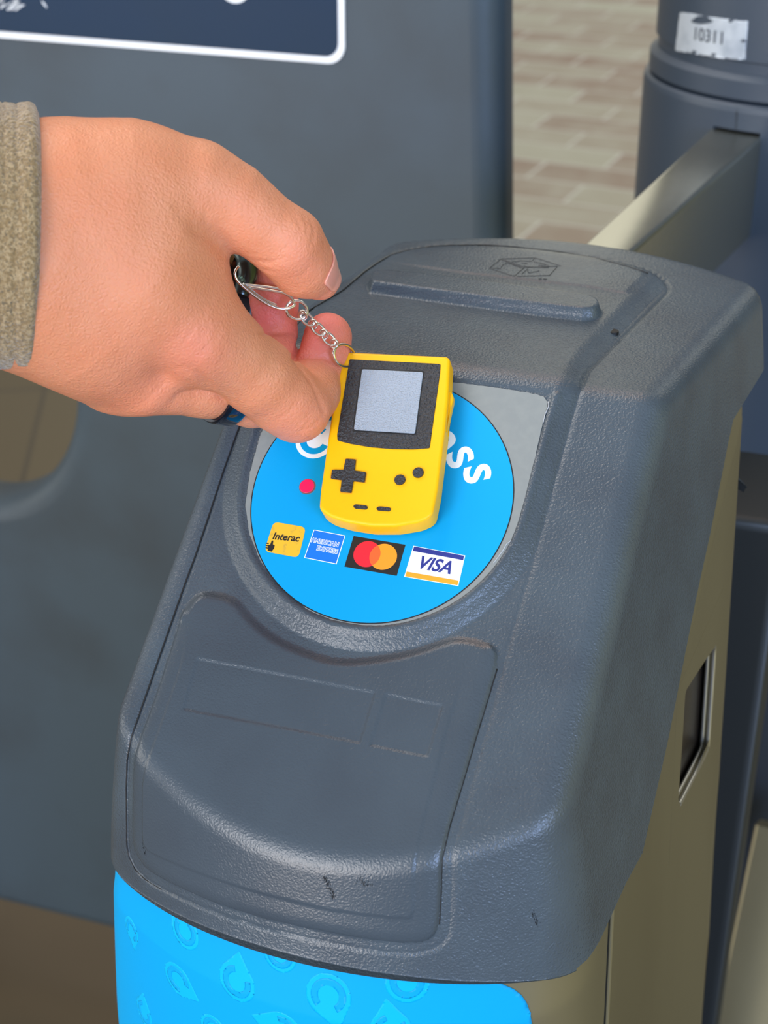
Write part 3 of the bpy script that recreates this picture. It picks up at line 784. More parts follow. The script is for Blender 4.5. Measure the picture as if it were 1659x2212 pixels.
# right side has tight corners, left side wide ones
hole = circ(-526, -226, 101, 64, r2=124)
slab('panel', [out, hole], PF, -52, 0, M_GATE, PAD, bevel=19, res=6, sharp=40)
M_SIGN = mat('navy_sign', (0, 36, 62), .5, spec=.25, var=[((12, 38, 56), 6, 3, .4, .8)])
M_BORD = mat('sign_border', (222, 222, 220), .45)
sf_ = PF.up(.6)
cr = np.array(sf_.px(746, 140)); cl = np.array(sf_.px(0, 81))
ang_s = math.atan2(cr[1]-cl[1], cr[0]-cl[0])
SG = Frame(sf_.w(cr[0], cr[1]), (math.cos(ang_s), 0, math.sin(ang_s)), (-math.sin(ang_s), 0, math.cos(ang_s)))
sgn_ = slab('sign_plate', [rrect(-520, 0, 0, 190, 12)], SG, -.5, .8, M_BORD, PAD)
slab('sign_field', [rrect(-515, 4.5, -4.5, 185, 9)], SG, .8, 1.2, M_SIGN, PAD)
q = SG.px(508, -34)
slab('sign_emblem', [circ(q[0], q[1], 11.5, 48), circ(q[0], q[1], 8.5, 48)], SG, 1.2, 1.5, M_BORD, PAD)
wp_ = []
for i in range(26):
    a = np.array(SG.px(random.uniform(0, 45), random.uniform(0, 22))); b = a+np.array([random.uniform(2, 5), random.uniform(1, 3)])
    wp_.append([SG.w(a[0], a[1], 1.3), SG.w(b[0], b[1], 1.3)])
for i in range(3):
    a = np.array(SG.px(92+3*i, 0+3*i)); wp_.append([SG.w(a[0], a[1], 1.3), SG.w(a[0]+1.5, a[1]-3, 1.3)])
tubes('sign_scratch', wp_, .35, M_BORD, PAD, seg=5)
bm_v, bm_f = tube_geo([(-700, YP+26, FLOOR), (-700, YP+26, 430)], 45, seg=32); mesh('hinge_column', bm_v, bm_f, M_GATE, PAD, True, 50)

# ================================================================== GATE POST, right
PC = np.array([92.0, 600.0]); 
POST = empty('gate_post', (PC[0], PC[1], FLOOR), 'round dark blue grey gate post with a white number sticker, at right behind the reader', 'post')
def zed(x, y, Y=500): return on_plane(x, y, (0, Y, 0), (0, 1, 0))[2]
zg = zed(1500, 165); zg2 = zed(1500, 215); zslot_t = -3.0; zbot = zed(1659, 975, 505)
def lathe(name, prof, m, parent, seg=128, c=PC):
    V = []; F = []
    for r, z in prof:
        for j in range(seg):
            t = 2*math.pi*j/seg; V.append((c[0]+r*math.cos(t), c[1]+r*math.sin(t), z))
    for i in range(len(prof)-1):
        for j in range(seg):
            F.append((i*seg+j, i*seg+(j+1) % seg, (i+1)*seg+(j+1) % seg, (i+1)*seg+j))
    F.append(tuple(range(seg-1, -1, -1))); F.append(tuple((len(prof)-1)*seg+j for j in range(seg)))
    return mesh(name, V, F, m, parent, True, 30)
RP = 101.0
lathe('post_head', [(RP-4, zg+1), (RP-4, zg+8), (RP-2, zg+9), (RP-2, zg+90), (RP-2.6, zg+91), (RP-2.6, zg+92), (RP-2, zg+93), (RP-2, 380), (RP-20, 400)], M_POST, POST)
lathe('post_collar', [(RP-2, zg2-1), (RP+1, zg2+1), (RP+1, zg-2), (RP-3, zg+1.5)], M_POST, POST)
# housing with an arm slot: wall built as arc panels around the opening
def arc_wall(name, a0, a1, z0, z1, r, m, parent, th=6, n=48):
    V = []; F = []
    for i in range(n+1):
        t = a0+(a1-a0)*i/n
        for rr_, z in ((r, z0), (r, z1), (r-th, z1), (r-th, z0)): V.append((PC[0]+rr_*math.cos(t), PC[1]+rr_*math.sin(t), z))
    for i in range(n):
        for k in range(4): F.append((4*i+k, 4*(i+1)+k, 4*(i+1)+(k+1) % 4, 4*i+(k+1) % 4))
    F.append((0, 1, 2, 3)); F.append((4*n+3, 4*n+2, 4*n+1, 4*n))
    return V, F
def pang(x, y):
    """angle of the post wall seen at a pixel"""
    lo, hi = 350., 800.
    d = ray(x, y); Y = None
    best = None
    for yy in np.arange(440, 620, .5):
        p = CAM+d*((yy-CAM[1])/d[1])
        if (p[0]-PC[0])**2+(p[1]-PC[1])**2 < (RP+4)**2: best = p; break
    return (math.atan2(best[1]-PC[1], best[0]-PC[0]), best) if best is not None else (None, None)
aL, pL = pang(1538, 300); aR, pR = pang(1641, 300)
_, pb = pang(1600, 497)
zt_, zb_ = pL[2]+8, pb[2]
V = []; F = []
for (a0, a1, z0, z1) in ((aR, aL+2*math.pi, zbot, zg2-6), (aL, aR, zt_, zg2-6), (aL, aR, zbot, zb_)):
    v, f = arc_wall('', a0, a1, z0, z1, RP+4, None, None, n=96); o_ = len(V); V += v; F += [tuple(i+o_ for i in q) for q in f]
mesh('arm_housing', V, F, M_POST, POST, True, 35)
lathe('housing_shoulder', [(RP+4, zg2-6), (RP+3.4, zg2-3), (RP+1.5, zg2-1.5), (RP-5, zg2-1)], M_POST, POST)
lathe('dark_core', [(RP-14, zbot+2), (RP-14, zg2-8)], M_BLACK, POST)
_, v1 = pang(1592, 240); _, v2 = pang(1590, 282)
tubes('housing_seam', [[v1+np.array([0, -.0, 0]), v2]], .5, M_BLACK, POST, seg=6)
lathe('post_foot', [(RP-6, FLOOR), (RP-6, zbot)], mat('post_foot_dark', (32, 36, 42), .5), POST)
# number sticker
M_STK = mat('foil_sticker', (190, 196, 202), .35, metal=.25, var=[((150, 158, 168), 60, 3, .5, .8)])
def on_head(x, y, r=RP-2):
    d = ray(x, y); a = d[0]**2+d[1]**2; b = 2*((CAM[0]-PC[0])*d[0]+(CAM[1]-PC[1])*d[1]); c = (CAM[0]-PC[0])**2+(CAM[1]-PC[1])**2-r*r
    D = b*b-4*a*c; p = CAM+d*(-b-math.sqrt(max(D, 0)))/(2*a); return math.atan2(p[1]-PC[1], p[0]-PC[0])*r, p[2]
def wrap_on_head(name, loops, m, parent, off):
    cu = bpy.data.curves.new(name, 'CURVE'); cu.dimensions = '2D'; cu.fill_mode = 'BOTH'
    for lp in loops:
        lp = resample(lp, 1.0, True)[:-1]
        sp = cu.splines.new('POLY'); sp.points.add(len(lp)-1)
        for p, q in zip(sp.points, lp): p.co = (q[0], q[1], 0, 1)
        sp.use_cyclic_u = True
    cu.extrude = .05
    return bend(name, cu, m, parent, off)
def bend(name, cu, m, parent, off, u0=0, v0=0, rot=0):
    o = bpy.data.objects.new('tmp', cu); COL.objects.link(o); dg = bpy.context.evaluated_depsgraph_get(); dg.update()
    me = bpy.data.meshes.new_from_object(o.evaluated_get(dg)); bpy.data.objects.remove(o)
    bm = bmesh.new(); bm.from_mesh(me)
    for v in bm.verts:
        x = v.co.x*math.cos(rot)-v.co.y*math.sin(rot)+u0; z = v.co.x*math.sin(rot)+v.co.y*math.cos(rot)+v0
        r = RP-2+off+v.co.z; t = x/(RP-2)
        v.co = (np.array([PC[0]+r*math.cos(t), PC[1]+r*math.sin(t), z])+OFF)/1000
    bm.to_mesh(me); bm.free(); me.materials.clear(); return link(name, me, m, parent)
sl = [on_head(*p) for p in [(1469, 27), (1500, 30), (1616, 46), (1615, 60), (1610, 129), (1560, 126), (1500, 115), (1459, 109)]]
sl = [(u+random.uniform(-.25, .25), v+random.uniform(-.3, .3)) for u, v in resample(sl, 1.3, True)[:-1]]
# the film's torn hole near its top edge
hl = [on_head(1517+22*math.cos(t)*(1+.2*math.sin(3*t)), 43+9*math.sin(t)) for t in np.linspace(0, 2*math.pi, 18, endpoint=False)]
def head_pt(U, Vv, off):
    t = U/(RP-2); return np.stack([PC[0]+(RP-2+off)*np.cos(t), PC[1]+(RP-2+off)*np.sin(t), Vv], 1)
stk = wrap_mesh('number_sticker', sl, M_STK, POST, .25, .8, head_pt, .1)
tag(stk, 'torn pale foil sticker with a number')
wrap_mesh('torn_patch', hl, M_POST, stk, .32, .5, head_pt, .03)
for q in ((1578, 45), (1606, 88), (1500, 112), (1542, 118)):
    wrap_mesh('torn_patch', [on_head(q[0]+random.uniform(4, 8)*math.cos(t), q[1]+3.5*math.sin(t)) for t in np.linspace(0, 2*math.pi, 9, endpoint=False)], M_POST, stk, .32, .4, head_pt, .03)
cu = bpy.data.curves.new('sticker_number', 'FONT'); cu.body = '10311'; cu.size = 10.5; cu.align_x = 'CENTER'; cu.align_y = 'CENTER'; cu.extrude = .05; cu.offset = .12
u_, v_ = on_head(1530, 79); ua, va = on_head(1495, 72); ub, vb = on_head(1565, 84)
bend('sticker_number', cu, mat('grey_number', (52, 60, 70), .6), stk, .38, u_, v_, math.atan2(vb-va, ub-ua))

# ================================================================== BARRIER ARM
zA = zt_-6
def onz(x, y, z): return on_plane(x, y, (0, 0, z), (0, 0, 1))
a_far, b_far = onz(1541, 286, zA), onz(1634, 290, zA)
a_near, b_near = onz(1268, 522, zA), onz(1374, 534, zA)
axis = (a_near+b_near)/2-(a_far+b_far)/2; L0 = np.linalg.norm(axis); axis /= L0
side = np.cross(axis, [0, 0, 1.0]); side /= np.linalg.norm(side)
wid = (abs((b_near-a_near)@side)+abs((b_far-a_far)@side))/2+2
far_c = (a_near+b_near)/2-axis*(L0+22); near_c = (a_near+b_near)/2+axis*60
hgt = 48.0
ARM = empty('barrier_arm', near_c-np.array([0, 0, hgt]), 'brushed stainless steel rectangular gate arm reaching out of the post slot at right', 'barrier arm')
def bar(name, p0, p1, w_, h_, m, parent, bev=2.5, w1=None, h1=None):
    """rounded rectangular tube from p0 to p1 (top centre line), sizes at both ends"""
    w1 = w1 or w_; h1 = h1 or h_
    ax = (p1-p0); L = np.linalg.norm(ax); ax /= L; sd_ = np.cross(ax, [0, 0, 1.0]); sd_ /= np.linalg.norm(sd_); up_ = np.cross(sd_, ax)
    V = []; N_ = 12
    for i in range(N_+1):
        t = i/N_; a, b = w_+(w1-w_)*t, h_+(h1-h_)*t
        sec = rrect(-a/2, -b, a/2, 0, bev, 5)
        V += [p0+(p1-p0)*t+sd_*u+up_*v for u, v in sec]
    k = len(sec); F = [(i*k+j, i*k+(j+1) % k, (i+1)*k+(j+1) % k, (i+1)*k+j) for i in range(N_) for j in range(k)]
    F += [tuple(range(k-1, -1, -1)), tuple(N_*k+j for j in range(k))]
    return mesh(name, V, F, m, parent, True, 50)
wf = abs((b_far-a_far)@side)*1.03; sg_ = 1 if (b_far-a_far)@side > 0 else -1
far_c = far_c+side*sg_*wf*.16+np.array([0, 0, 5.0])
bar('arm_tube', far_c, near_c, wf*1.34, 65.0, M_STEELB, ARM, 3, w1=abs((b_near-a_near)@side)*.98, h1=58.0)
wid = abs((b_near-a_near)@side)*.96
bar('arm_end_cap', near_c, near_c+axis*3, wid+.6, hgt, M_BLACK, ARM, 3)
print('arm width', wid, (b_far-a_far)@side, (a_near-a_far)/np.linalg.norm(a_near-a_far), (b_near-b_far)/np.linalg.norm(b_near-b_far), 'len', L0, 'zA', zA, 'far', far_c, 'near', near_c)

# ================================================================== LOWER RIGHT: neighbouring column and low rail
p0 = on_plane(1619, 1700, (0, 240, 0), (0, 1, 0)); 
COLM = empty('gate_column', (p0[0]-40, 280, FLOOR), 'tall dark grey column standing right behind the steel pedestal', 'column')
cx1 = p0[0]
CF = Frame((0, 240, 0), (1, 0, 0), (0, 0, 1))
pt_top = CF.px(1655, 990); pt_b = CF.px(1579, 2212)
M_DK = mat('column_dark', (35, 38, 39), .5)
slab('column_shell', [[(cx1-70, FLOOR), (cx1+1, FLOOR), (cx1+1, -120), (cx1-70, -120)]], CF, -80, 0, M_DK, COLM, bevel=6, res=4, sharp=40)
RAIL = empty('low_rail', (260, 560, FLOOR), 'pale steel slanted rail low on the floor at the bottom right corner', 'rail')
def onY(x, y, Y): return on_plane(x, y, (0, Y, 0), (0, 1, 0))
g0 = onY(1700, 1800, 445); g1 = onY(1590, 2330, 350)
g1[2] = max(g1[2], FLOOR+62); g0[2] = max(g0[2], FLOOR+90)
bar('rail_tube', g0, g1, 46, 40, M_STEEL, RAIL, 3)
for k, g in enumerate((g0*.94+g1*.06, g1*.94+g0*.06)):
    v, f = tube_geo([(g[0], g[1], FLOOR), (g[0], g[1], g[2]-30)], 12, seg=16); mesh('rail_foot', v, f, M_DK, RAIL, True, 50)

# ================================================================== KEYCHAIN
KF = Frame(SF.w(0, 0, 12.2), SF.ex, SF.ey)
cxy = KF.px(840, 950)
bl_, br_ = np.array(KF.px(690, 1095)), np.array(KF.px(925, 1115)); tl_, tr_ = np.array(KF.px(738, 762)), np.array(KF.px(968, 775))
exl = (tr_-tl_)/np.linalg.norm(tr_-tl_)
KD = Frame(KF.w(*cxy), KF.ex*exl[0]+KF.ey*exl[1], -KF.ex*exl[1]+KF.ey*exl[0])
KEY = empty('keychain', KD.w(0, 0, -10), 'yellow toy handheld console keychain with a silver chain, held on the cyan reader disc', 'keychain')
body_px = [(742, 759), (966, 769), (972, 776), (968, 860), (961, 930), (945, 1060), (935, 1108), (926, 1118), (903, 1128), (856, 1136), (802, 1136), (751, 1128), (715, 1117), (697, 1106), (689, 1096), (692, 1060), (715, 900), (736, 766)]
bl0 = KD.tr(body_px); bl0 = [tuple(p) for p in smooth_path(round_poly(bl0, 1.0, 3)+[round_poly(bl0, 1.0, 3)[0]], 1)[:-1]]
slab('console_body', [bl0], KD, -8.4, 0, M_YELLOW, KEY, bevel=1.1, res=5, sharp=50)
nt_ = KD.tr([(962, 838), (972, 839), (977, 848), (976, 858), (960, 930)])
slab('side_switch', [round_poly(nt_, .5, 3)], KD, -5.6, -2.2, M_YELLOW, KEY, bevel=.4, res=3, sharp=50)
def ktr(l): return KD.tr(l)
def zz(l): return [(440+a/2.765, 480+b/2.765) for a, b in l]
bez = ktr(zz([(872, 820), (1415, 848), (1412, 900), (1350, 1350), (1250, 1358), (1130, 1356), (1000, 1345), (880, 1325), (800, 1305), (798, 1270)]))
slab('screen_bezel', [round_poly(bez, .5, 3)], KD, -.5, .28, M_RUB, KEY, bevel=.15, res=2)
slab('screen_surround', [round_poly(ktr(zz([(938, 874), (1320, 890), (1270, 1274), (888, 1252)])), .6, 3)], KD, .2, .30, M_BLACK, KEY)
scr = round_poly(ktr(zz([(948, 882), (1313, 900), (1264, 1266), (898, 1244)])), .7, 4)
slab('screen', [scr], KD, .1, .62, M_SCREEN, KEY, bevel=.15, res=2)
dpad = ktr(zz([(850, 1418), (910, 1422), (902, 1488), (970, 1497), (962, 1556), (895, 1548), (884, 1618), (818, 1612), (826, 1542), (762, 1534), (770, 1482), (836, 1484)]))
slab('direction_pad_well', [round_poly([tuple(np.mean(dpad, 0)+(np.array(p)-np.mean(dpad, 0))*1.07) for p in dpad], .3, 2)], KD, -.02, .03, mat('yellow_shade_groove', (226, 150, 0), .6), KEY)
slab('direction_pad', [round_poly(dpad, .25, 2)], KD, -.3, .75, M_RUB, KEY, bevel=.15, res=2)
for c in ((1173, 1541), (1282, 1498)):
    u, v = ktr(zz([c]))[0]; slab('round_button', [circ(u, v, 1.85, 32)], KD, -.3, .7, M_RUB, KEY, bevel=.2, res=2)
for l in ([(900, 1690), (912, 1688), (975, 1695), (982, 1706), (972, 1718), (905, 1712), (894, 1700)], [(1036, 1705), (1050, 1700), (1112, 1706), (1122, 1716), (1110, 1728), (1042, 1724), (1032, 1714)]):
    slab('pill_button', [round_poly(ktr(zz(l)), .4, 3)], KD, -.3, .45, M_RUB, KEY, bevel=.12, res=2)
# chain
def cpt(x, y, z): return at_depth(x, y, z)
def ring_loop(c, r1, r2, a_ax, b_ax, n=40):
    return np.array([c+a_ax*r1*math.cos(t)+b_ax*r2*math.sin(t) for t in np.linspace(0, 2*math.pi, n, endpoint=False)])
RX, RY, RZ = R@np.array([1, 0, 0.]), R@np.array([0, 1, 0.]), R@np.array([0, 0, 1.])
zK = float((R.T@(KD.O-CAM)).copy()[2])
q5 = lambda a, b: (440+a/4.608, 500+b/4.608)
# jump ring through the console corner
def camring(p, z, rx_px, ry_px, ang, wire, tilt=0.0, name='jump_ring', mt=M_CHROME):
    c = cpt(p[0], p[1], z); s = z/FPX
    ax = RX*math.cos(ang)+RY*math.sin(ang); bx = -RX*math.sin(ang)+RY*math.cos(ang)
    bx = bx*math.cos(tilt)+RZ*math.sin(tilt)
    return tube(name, ring_loop(c, rx_px*s, ry_px*s/max(.2, math.cos(tilt)), ax, bx), wire, mt, KEY, seg=8, closed=True)
zc_ = zK-2
zJ = float((R.T@(KD.w(*KD.px(744, 768))-CAM))[2]); print('zJ', zJ, zK)
camring((744, 768), zJ-3.4, 24, 22, math.pi/2, .55, -1.0)
camring((641, 670), 504, 23, 20, .35, .55)
LK = [(664, 690, 504.5), (687, 711, 505), (710, 732, 506)]
for p in LK: camring((p[0], p[1]), p[2], 17.5, 10, math.radians(43), .46, .25, 'chain_link')
for p in [(654, 681, 504), (676, 701, 505), (699, 722, 505.5), (721, 743, 507)]: camring((p[0], p[1]), p[2], 9.5, 8, math.radians(43), .44, 1.0, 'chain_link')
# split ring held between thumb and fingers: two coils
def sp(l, z0, z1):
    n = len(l); return np.array([cpt(*q5(*p), z0+(z1-z0)*i/(n-1)) for i, p in enumerate(l)])
ring_px = [(905, 735), (860, 765), (760, 775), (650, 735), (540, 665), (440, 590), (360, 520), (310, 450), (315, 385), (350, 345)]
P = smooth_path(sp(ring_px, 503, 497), 2)
tube('split_ring', P, .52, M_CHROME, KEY, seg=8)
ring2 = [(725, 735), (640, 700), (540, 640), (450, 570), (385, 515), (430, 530), (560, 545), (700, 560), (820, 590), (860, 625)]
tube('split_ring', smooth_path(sp(ring2, 502, 504), 2), .5, M_CHROME, KEY, seg=8)
ring3 = [(380, 520), (430, 550), (560, 570), (700, 595), (810, 615), (880, 660), (905, 735)]
tube('split_ring', smooth_path(sp(ring3, 503, 503), 2), .5, M_CHROME, KEY, seg=8)
# dark clasp and black fob, things on the same ring
M_CLASP = mat('worn_gunmetal', (58, 66, 66), .25, metal=.85, var=((130, 178, 165), 260, 3, .62, .68))
CL = [(330, 190), (385, 235), (425, 300), (440, 380), (430, 470), (400, 540), (370, 640)]
FOB = empty('key_clasp', cpt(*q5(400, 400), 505), 'worn gunmetal clasp with a black fob half hidden inside the hand', 'clasp')
Pc = smooth_path(sp(CL, 508, 505), 2)
tube('clasp_hook', Pc, np.interp(np.linspace(0, 1, len(Pc)), [0, .4, 1], [2.2, 3.9, 2.6]), M_CLASP, FOB, seg=16)
BR = [(60, 150), (160, 185), (260, 225), (340, 280)]
tube('brass_bar', smooth_path(sp(BR, 512, 509), 2), 3.0, mat('dark_brass', (98, 84, 52), .3, metal=.8), FOB, seg=14)
fbF = Frame(cpt(*q5(260, 380), 515), RX, -RY)
slab('black_fob', [rrect(-15, -20, 9, 12, 6)], fbF, -7, 0, mat('fob_black', (12, 12, 13), .35), FOB, bevel=2, res=3)

# ================================================================== HAND (one continuous surface)
def J(x, y, z): return np.array([(x-CX)/FPX*z, (y-CY)/FPX*z, z])
def cone(P, a, b, ra, rb):
    ba = b-a; l2 = ba@ba; h = np.clip(((P-a)@ba)/l2, 0, 1)
    return np.linalg.norm(P-a-h[..., None]*ba, axis=-1)-(ra+(rb-ra)*h)
def smin(a, b, k):
    h = np.maximum(k-np.abs(a-b), 0)/k
    return np.minimum(a, b)-h*h*k*.25
def chain(P, js, k=3.0):
    d = None
    for (x0, y0, z0, r0), (x1, y1, z1, r1) in zip(js[:-1], js[1:]):
        c = cone(P, J(x0, y0, z0), J(x1, y1, z1), r0, r1); d = c if d is None else smin(d, c, k)
    return d
PALM = [[(-560, 430, 432, 24), (75, 441, 450, 21.5)], [(-560, 600, 436, 25), (75, 618, 452, 22)],
        [(75, 440, 450, 21.5), (190, 430, 451, 21.5), (300, 408, 453, 18), (430, 402, 455, 13.0)],
        [(60, 520, 447, 23), (300, 600, 455, 19), (425, 725, 466, 13.8)],
        [(60, 600, 449, 22), (200, 720, 460, 17), (318, 825, 473, 10.2)],
        [(50, 620, 454, 21), (240, 826, 480, 9.6)],
        [(40, 640, 466, 19), (182, 800, 490, 9.4)],
        [(120, 500, 462, 20), (280, 560, 470, 15), (385, 700, 484, 10)],
        [(250, 500, 454, 18), (345, 505, 458, 13.5), (402, 555, 463, 8.5), (432, 640, 467, 9.5)]]
THUMB = [(430, 402, 455, 13.0), (500, 436, 458, 11.3), (552, 477, 461, 10.3), (622, 528, 466, 10.6), (655, 575, 473, 9.2), (692, 606, 480, 6.3)]
INDEX = [(425, 725, 466, 13.4), (494, 762, 474, 12.3), (556, 812, 483, 12.0), (608, 856, 492, 11.6), (640, 882, 498, 10.9)]
INDEX2 = [(640, 882, 498, 10.9), (668, 850, 508, 9.8), (682, 810, 515, 8.9)]
INDEX3 = [(684, 800, 515, 8.7), (702, 765, 518, 8.5), (708, 728, 519.5, 8.5)]
MIDDLE = [(318, 832, 474, 9.6), (440, 838, 486, 9.0), (545, 860, 500, 9.2), (585, 862, 506, 9.2)]
MIDDLE2 = [(580, 862, 506, 9.0), (588, 780, 517, 8.5), (592, 722, 521, 8.2)]
MIDDLE3 = [(592, 712, 521, 8.2), (590, 655, 519.5, 8.3), (588, 610, 514, 7.4)]
RING_ = [(240, 826, 480, 9.2), (330, 790, 506, 8.6), (430, 740, 528, 8.4), (420, 690, 540, 8), (360, 660, 538, 7.4)]
PINKY = [(182, 800, 490, 9), (262, 750, 514, 7.8), (330, 690, 530, 7.2), (300, 650, 536, 6.8), (250, 630, 530, 6.4)]
def hand(P):
    d = None
    for c in PALM:
        v = chain(P, c, 10); d = v if d is None else smin(d, v, 12)
    d = smin(d, chain(P, THUMB, 5), 4)
    d = smin(d, chain(P, INDEX, 4), 7)
    i2 = smin(chain(P, INDEX2, 4), chain(P, INDEX3, 2.5), 1.4)
    d = smin(d, i2, 3)
    m_ = smin(chain(P, MIDDLE, 4), smin(chain(P, MIDDLE2, 4), chain(P, MIDDLE3, 3), 1.2), 2.5)
    d = smin(d, m_, .5)
    d = smin(d, chain(P, RING_, 3), 1.6)
    d = smin(d, chain(P, PINKY, 3), 1.6)
    # knuckle pads and tendons
    def bump(x, y, z, r, amp):
        return amp*np.exp(-(np.linalg.norm(P-J(x, y, z), axis=-1)/r)**2)
    d = d-bump(418, 735, 453, 9, .8)-bump(300, 855, 470, 7, .9)-bump(262, 880, 476, 5, .5)-bump(640, 495, 458, 6, .8)-bump(655, 915, 490, 7, .5)
    d = d+bump(350, 795, 462, 7, 1.2)+bump(200, 760, 458, 9, .6)
    return d
GRV = [([(482, 530), (456, 508), (427, 492), (402, 458)], 3.2, 1.4), ([(474, 524), (446, 505), (428, 496)], 1.2, .7),
       ([(452, 836), (432, 815), (415, 797)], 1.5, 1.0), ([(545, 563), (582, 568), (610, 556)], .9, .5), ([(565, 583), (600, 590)], .8, .4),
       ([(632, 776), (660, 771), (697, 771), (738, 786)], .9, 1.3), ([(637, 780), (656, 802), (675, 829), (690, 862), (700, 890)], 1.1, 1.1), ([(560, 717), (600, 719), (640, 716)], .9, 1.0), ([(654, 690), (648, 722), (641, 750), (636, 775)], .9, 1.3),
       ([(668, 470), (678, 492), (678, 515), (668, 535)], .8, .3), ([(654, 462), (664, 485), (664, 512)], .8, .28), ([(640, 470), (650, 490), (651, 508)], .7, .2),
       ([(578, 560), (600, 545), (625, 530)], .9, .22), ([(672, 570), (660, 590), (645, 600)], .8, .2),
       ([(655, 900), (676, 892), (692, 878)], .8, .25), ([(640, 935), (668, 925), (690, 908)], .8, .22), ([(600, 905), (625, 890), (640, 868)], .8, .18),
       ([(455, 845), (470, 852), (490, 868)], 1.0, .5), ([(418, 812), (424, 800), (440, 792)], .8, .3), ([(404, 806), (412, 792), (430, 780)], .8, .28), ([(392, 800), (400, 785)], .8, .22),
       ([(400, 735), (412, 722), (425, 700)], .8, .16), ([(412, 756), (426, 742), (440, 722)], .8, .16), ([(425, 772), (440, 757), (452, 740)], .8, .14),
       ([(440, 455), (446, 475), (448, 492)], 1.0, .3), ([(418, 440), (428, 460), (432, 480)], 1.0, .25)]
GR3 = []
for pts, w_, amp in GRV:
    P2 = resample(pts, 8); D_ = np.stack([(P2[:, 0]-CX)/FPX, (P2[:, 1]-CY)/FPX, np.ones(len(P2))], 1); z_ = np.full(len(P2), 400.)
    for k in range(90): z_ += np.clip(hand(D_*z_[:, None]), -3, 3)*.8
    Q = D_*z_[:, None]; Q = Q[(z_ < 540)]
    if len(Q) > 1: GR3.append((Q, w_, amp, Q.min(0)-w_*3.2, Q.max(0)+w_*3.2))
hand0 = hand
def hand(P):
    d = hand0(P); shp = d.shape; d = d.ravel().copy(); Pf = P.reshape(-1, 3)
    for Q, w_, amp, mn, mx in GR3:
        i_ = np.where(((Pf > mn) & (Pf < mx)).all(1) & (np.abs(d) < 6))[0]
        if len(i_) == 0: continue
        o = np.full(len(i_), 1e9)
        for a, b in zip(Q[:-1], Q[1:]): o = np.minimum(o, cone(Pf[i_], a, b, 0, 0))
        n_ = len(Q); ends = np.minimum(np.linalg.norm(Pf[i_]-Q[0], axis=1), np.linalg.norm(Pf[i_]-Q[-1], axis=1))
        d[i_] += amp*np.exp(-(o/w_)**2)*np.clip(.25+ends/(3*w_), 0, 1)
    return d.reshape(shp)
def surface_nets(fn, mn, mx, s):
    nx, ny, nz = [int((b-a)/s)+1 for a, b in zip(mn, mx)]
    xs = mn[0]+np.arange(nx)*s; ys = mn[1]+np.arange(ny)*s; zs_ = mn[2]+np.arange(nz)*s
    D = np.empty((nx, ny, nz), np.float32)
    for i0 in range(0, nx, 12):
        X, Y, Z = np.meshgrid(xs[i0:i0+12], ys, zs_, indexing='ij')
        D[i0:i0+12] = fn(np.stack([X, Y, Z], -1))
    S = D < 0
    c = np.zeros((nx-1, ny-1, nz-1), np.uint8)
    acc = np.zeros((nx-1, ny-1, nz-1, 3), np.float32); cnt = np.zeros((nx-1, ny-1, nz-1), np.float32)
    def sl(o, ax_, extra): return None
    def sh(A, i, j, k): return A[i:nx-1+i, j:ny-1+j, k:nz-1+k]
    for a in ((0, 0, 0), (1, 0, 0), (0, 1, 0), (0, 0, 1), (1, 1, 0), (1, 0, 1), (0, 1, 1), (1, 1, 1)):
        for ax_ in range(3):
            if a[ax_] == 0:
                b = list(a); b[ax_] = 1
                A = sh(D, *a); B = sh(D, *b); cr_ = (A < 0) != (B < 0)
                t = np.where(cr_, A/(A-B+1e-12), 0)
                for q in range(3):
                    base_ = a[q]+(t if q == ax_ else 0)
                    acc[..., q] += np.where(cr_, base_, 0)
                cnt += cr_
    act = cnt > 0; ids = -np.ones(act.shape, np.int64); ids[act] = np.arange(act.sum())
    I = np.argwhere(act); V = (I+acc[act]/cnt[act][:, None])*s+np.array(mn)
    F = []
    for ax_ in range(3):
        A = S; B = np.roll(S, -1, ax_)
        e_ = (A != B)
        sl_ = [slice(1, -1)]*3; sl_[ax_] = slice(0, -1)
        m_ = np.zeros_like(e_); m_[tuple(sl_)] = e_[tuple(sl_)]
        E_ = np.argwhere(m_); u_, v_ = [(1, 2), (2, 0), (0, 1)][ax_]
        o = np.zeros((4, 3), int); o[1][u_] = -1; o[2][u_] = -1; o[2][v_] = -1; o[3][v_] = -1
        q = np.stack([ids[tuple((E_+o[k]).T)] for k in range(4)], 1)
        fl_ = A[tuple(E_.T)]
        q = np.where(fl_[:, None], q, q[:, ::-1]); F.append(q)
    F = np.vstack(F); F = F[(F >= 0).all(1)]
    return V, F
lo_ = np.array([-218., -135, 400]); hi_ = np.array([12., -4, 560])
HV, HF = surface_nets(hand, lo_, hi_, 0.65)
for it in range(2):
    e_ = .3; v = hand(HV); g = np.stack([hand(HV+np.array(q)*e_)-hand(HV-np.array(q)*e_) for q in ((1, 0, 0), (0, 1, 0), (0, 0, 1))], -1)/(2*e_)
    g /= np.maximum(np.linalg.norm(g, axis=1), .2)[:, None]; HV = HV-g*np.clip(v, -.5, .5)[:, None]
gn = g/np.linalg.norm(g, axis=1)[:, None]
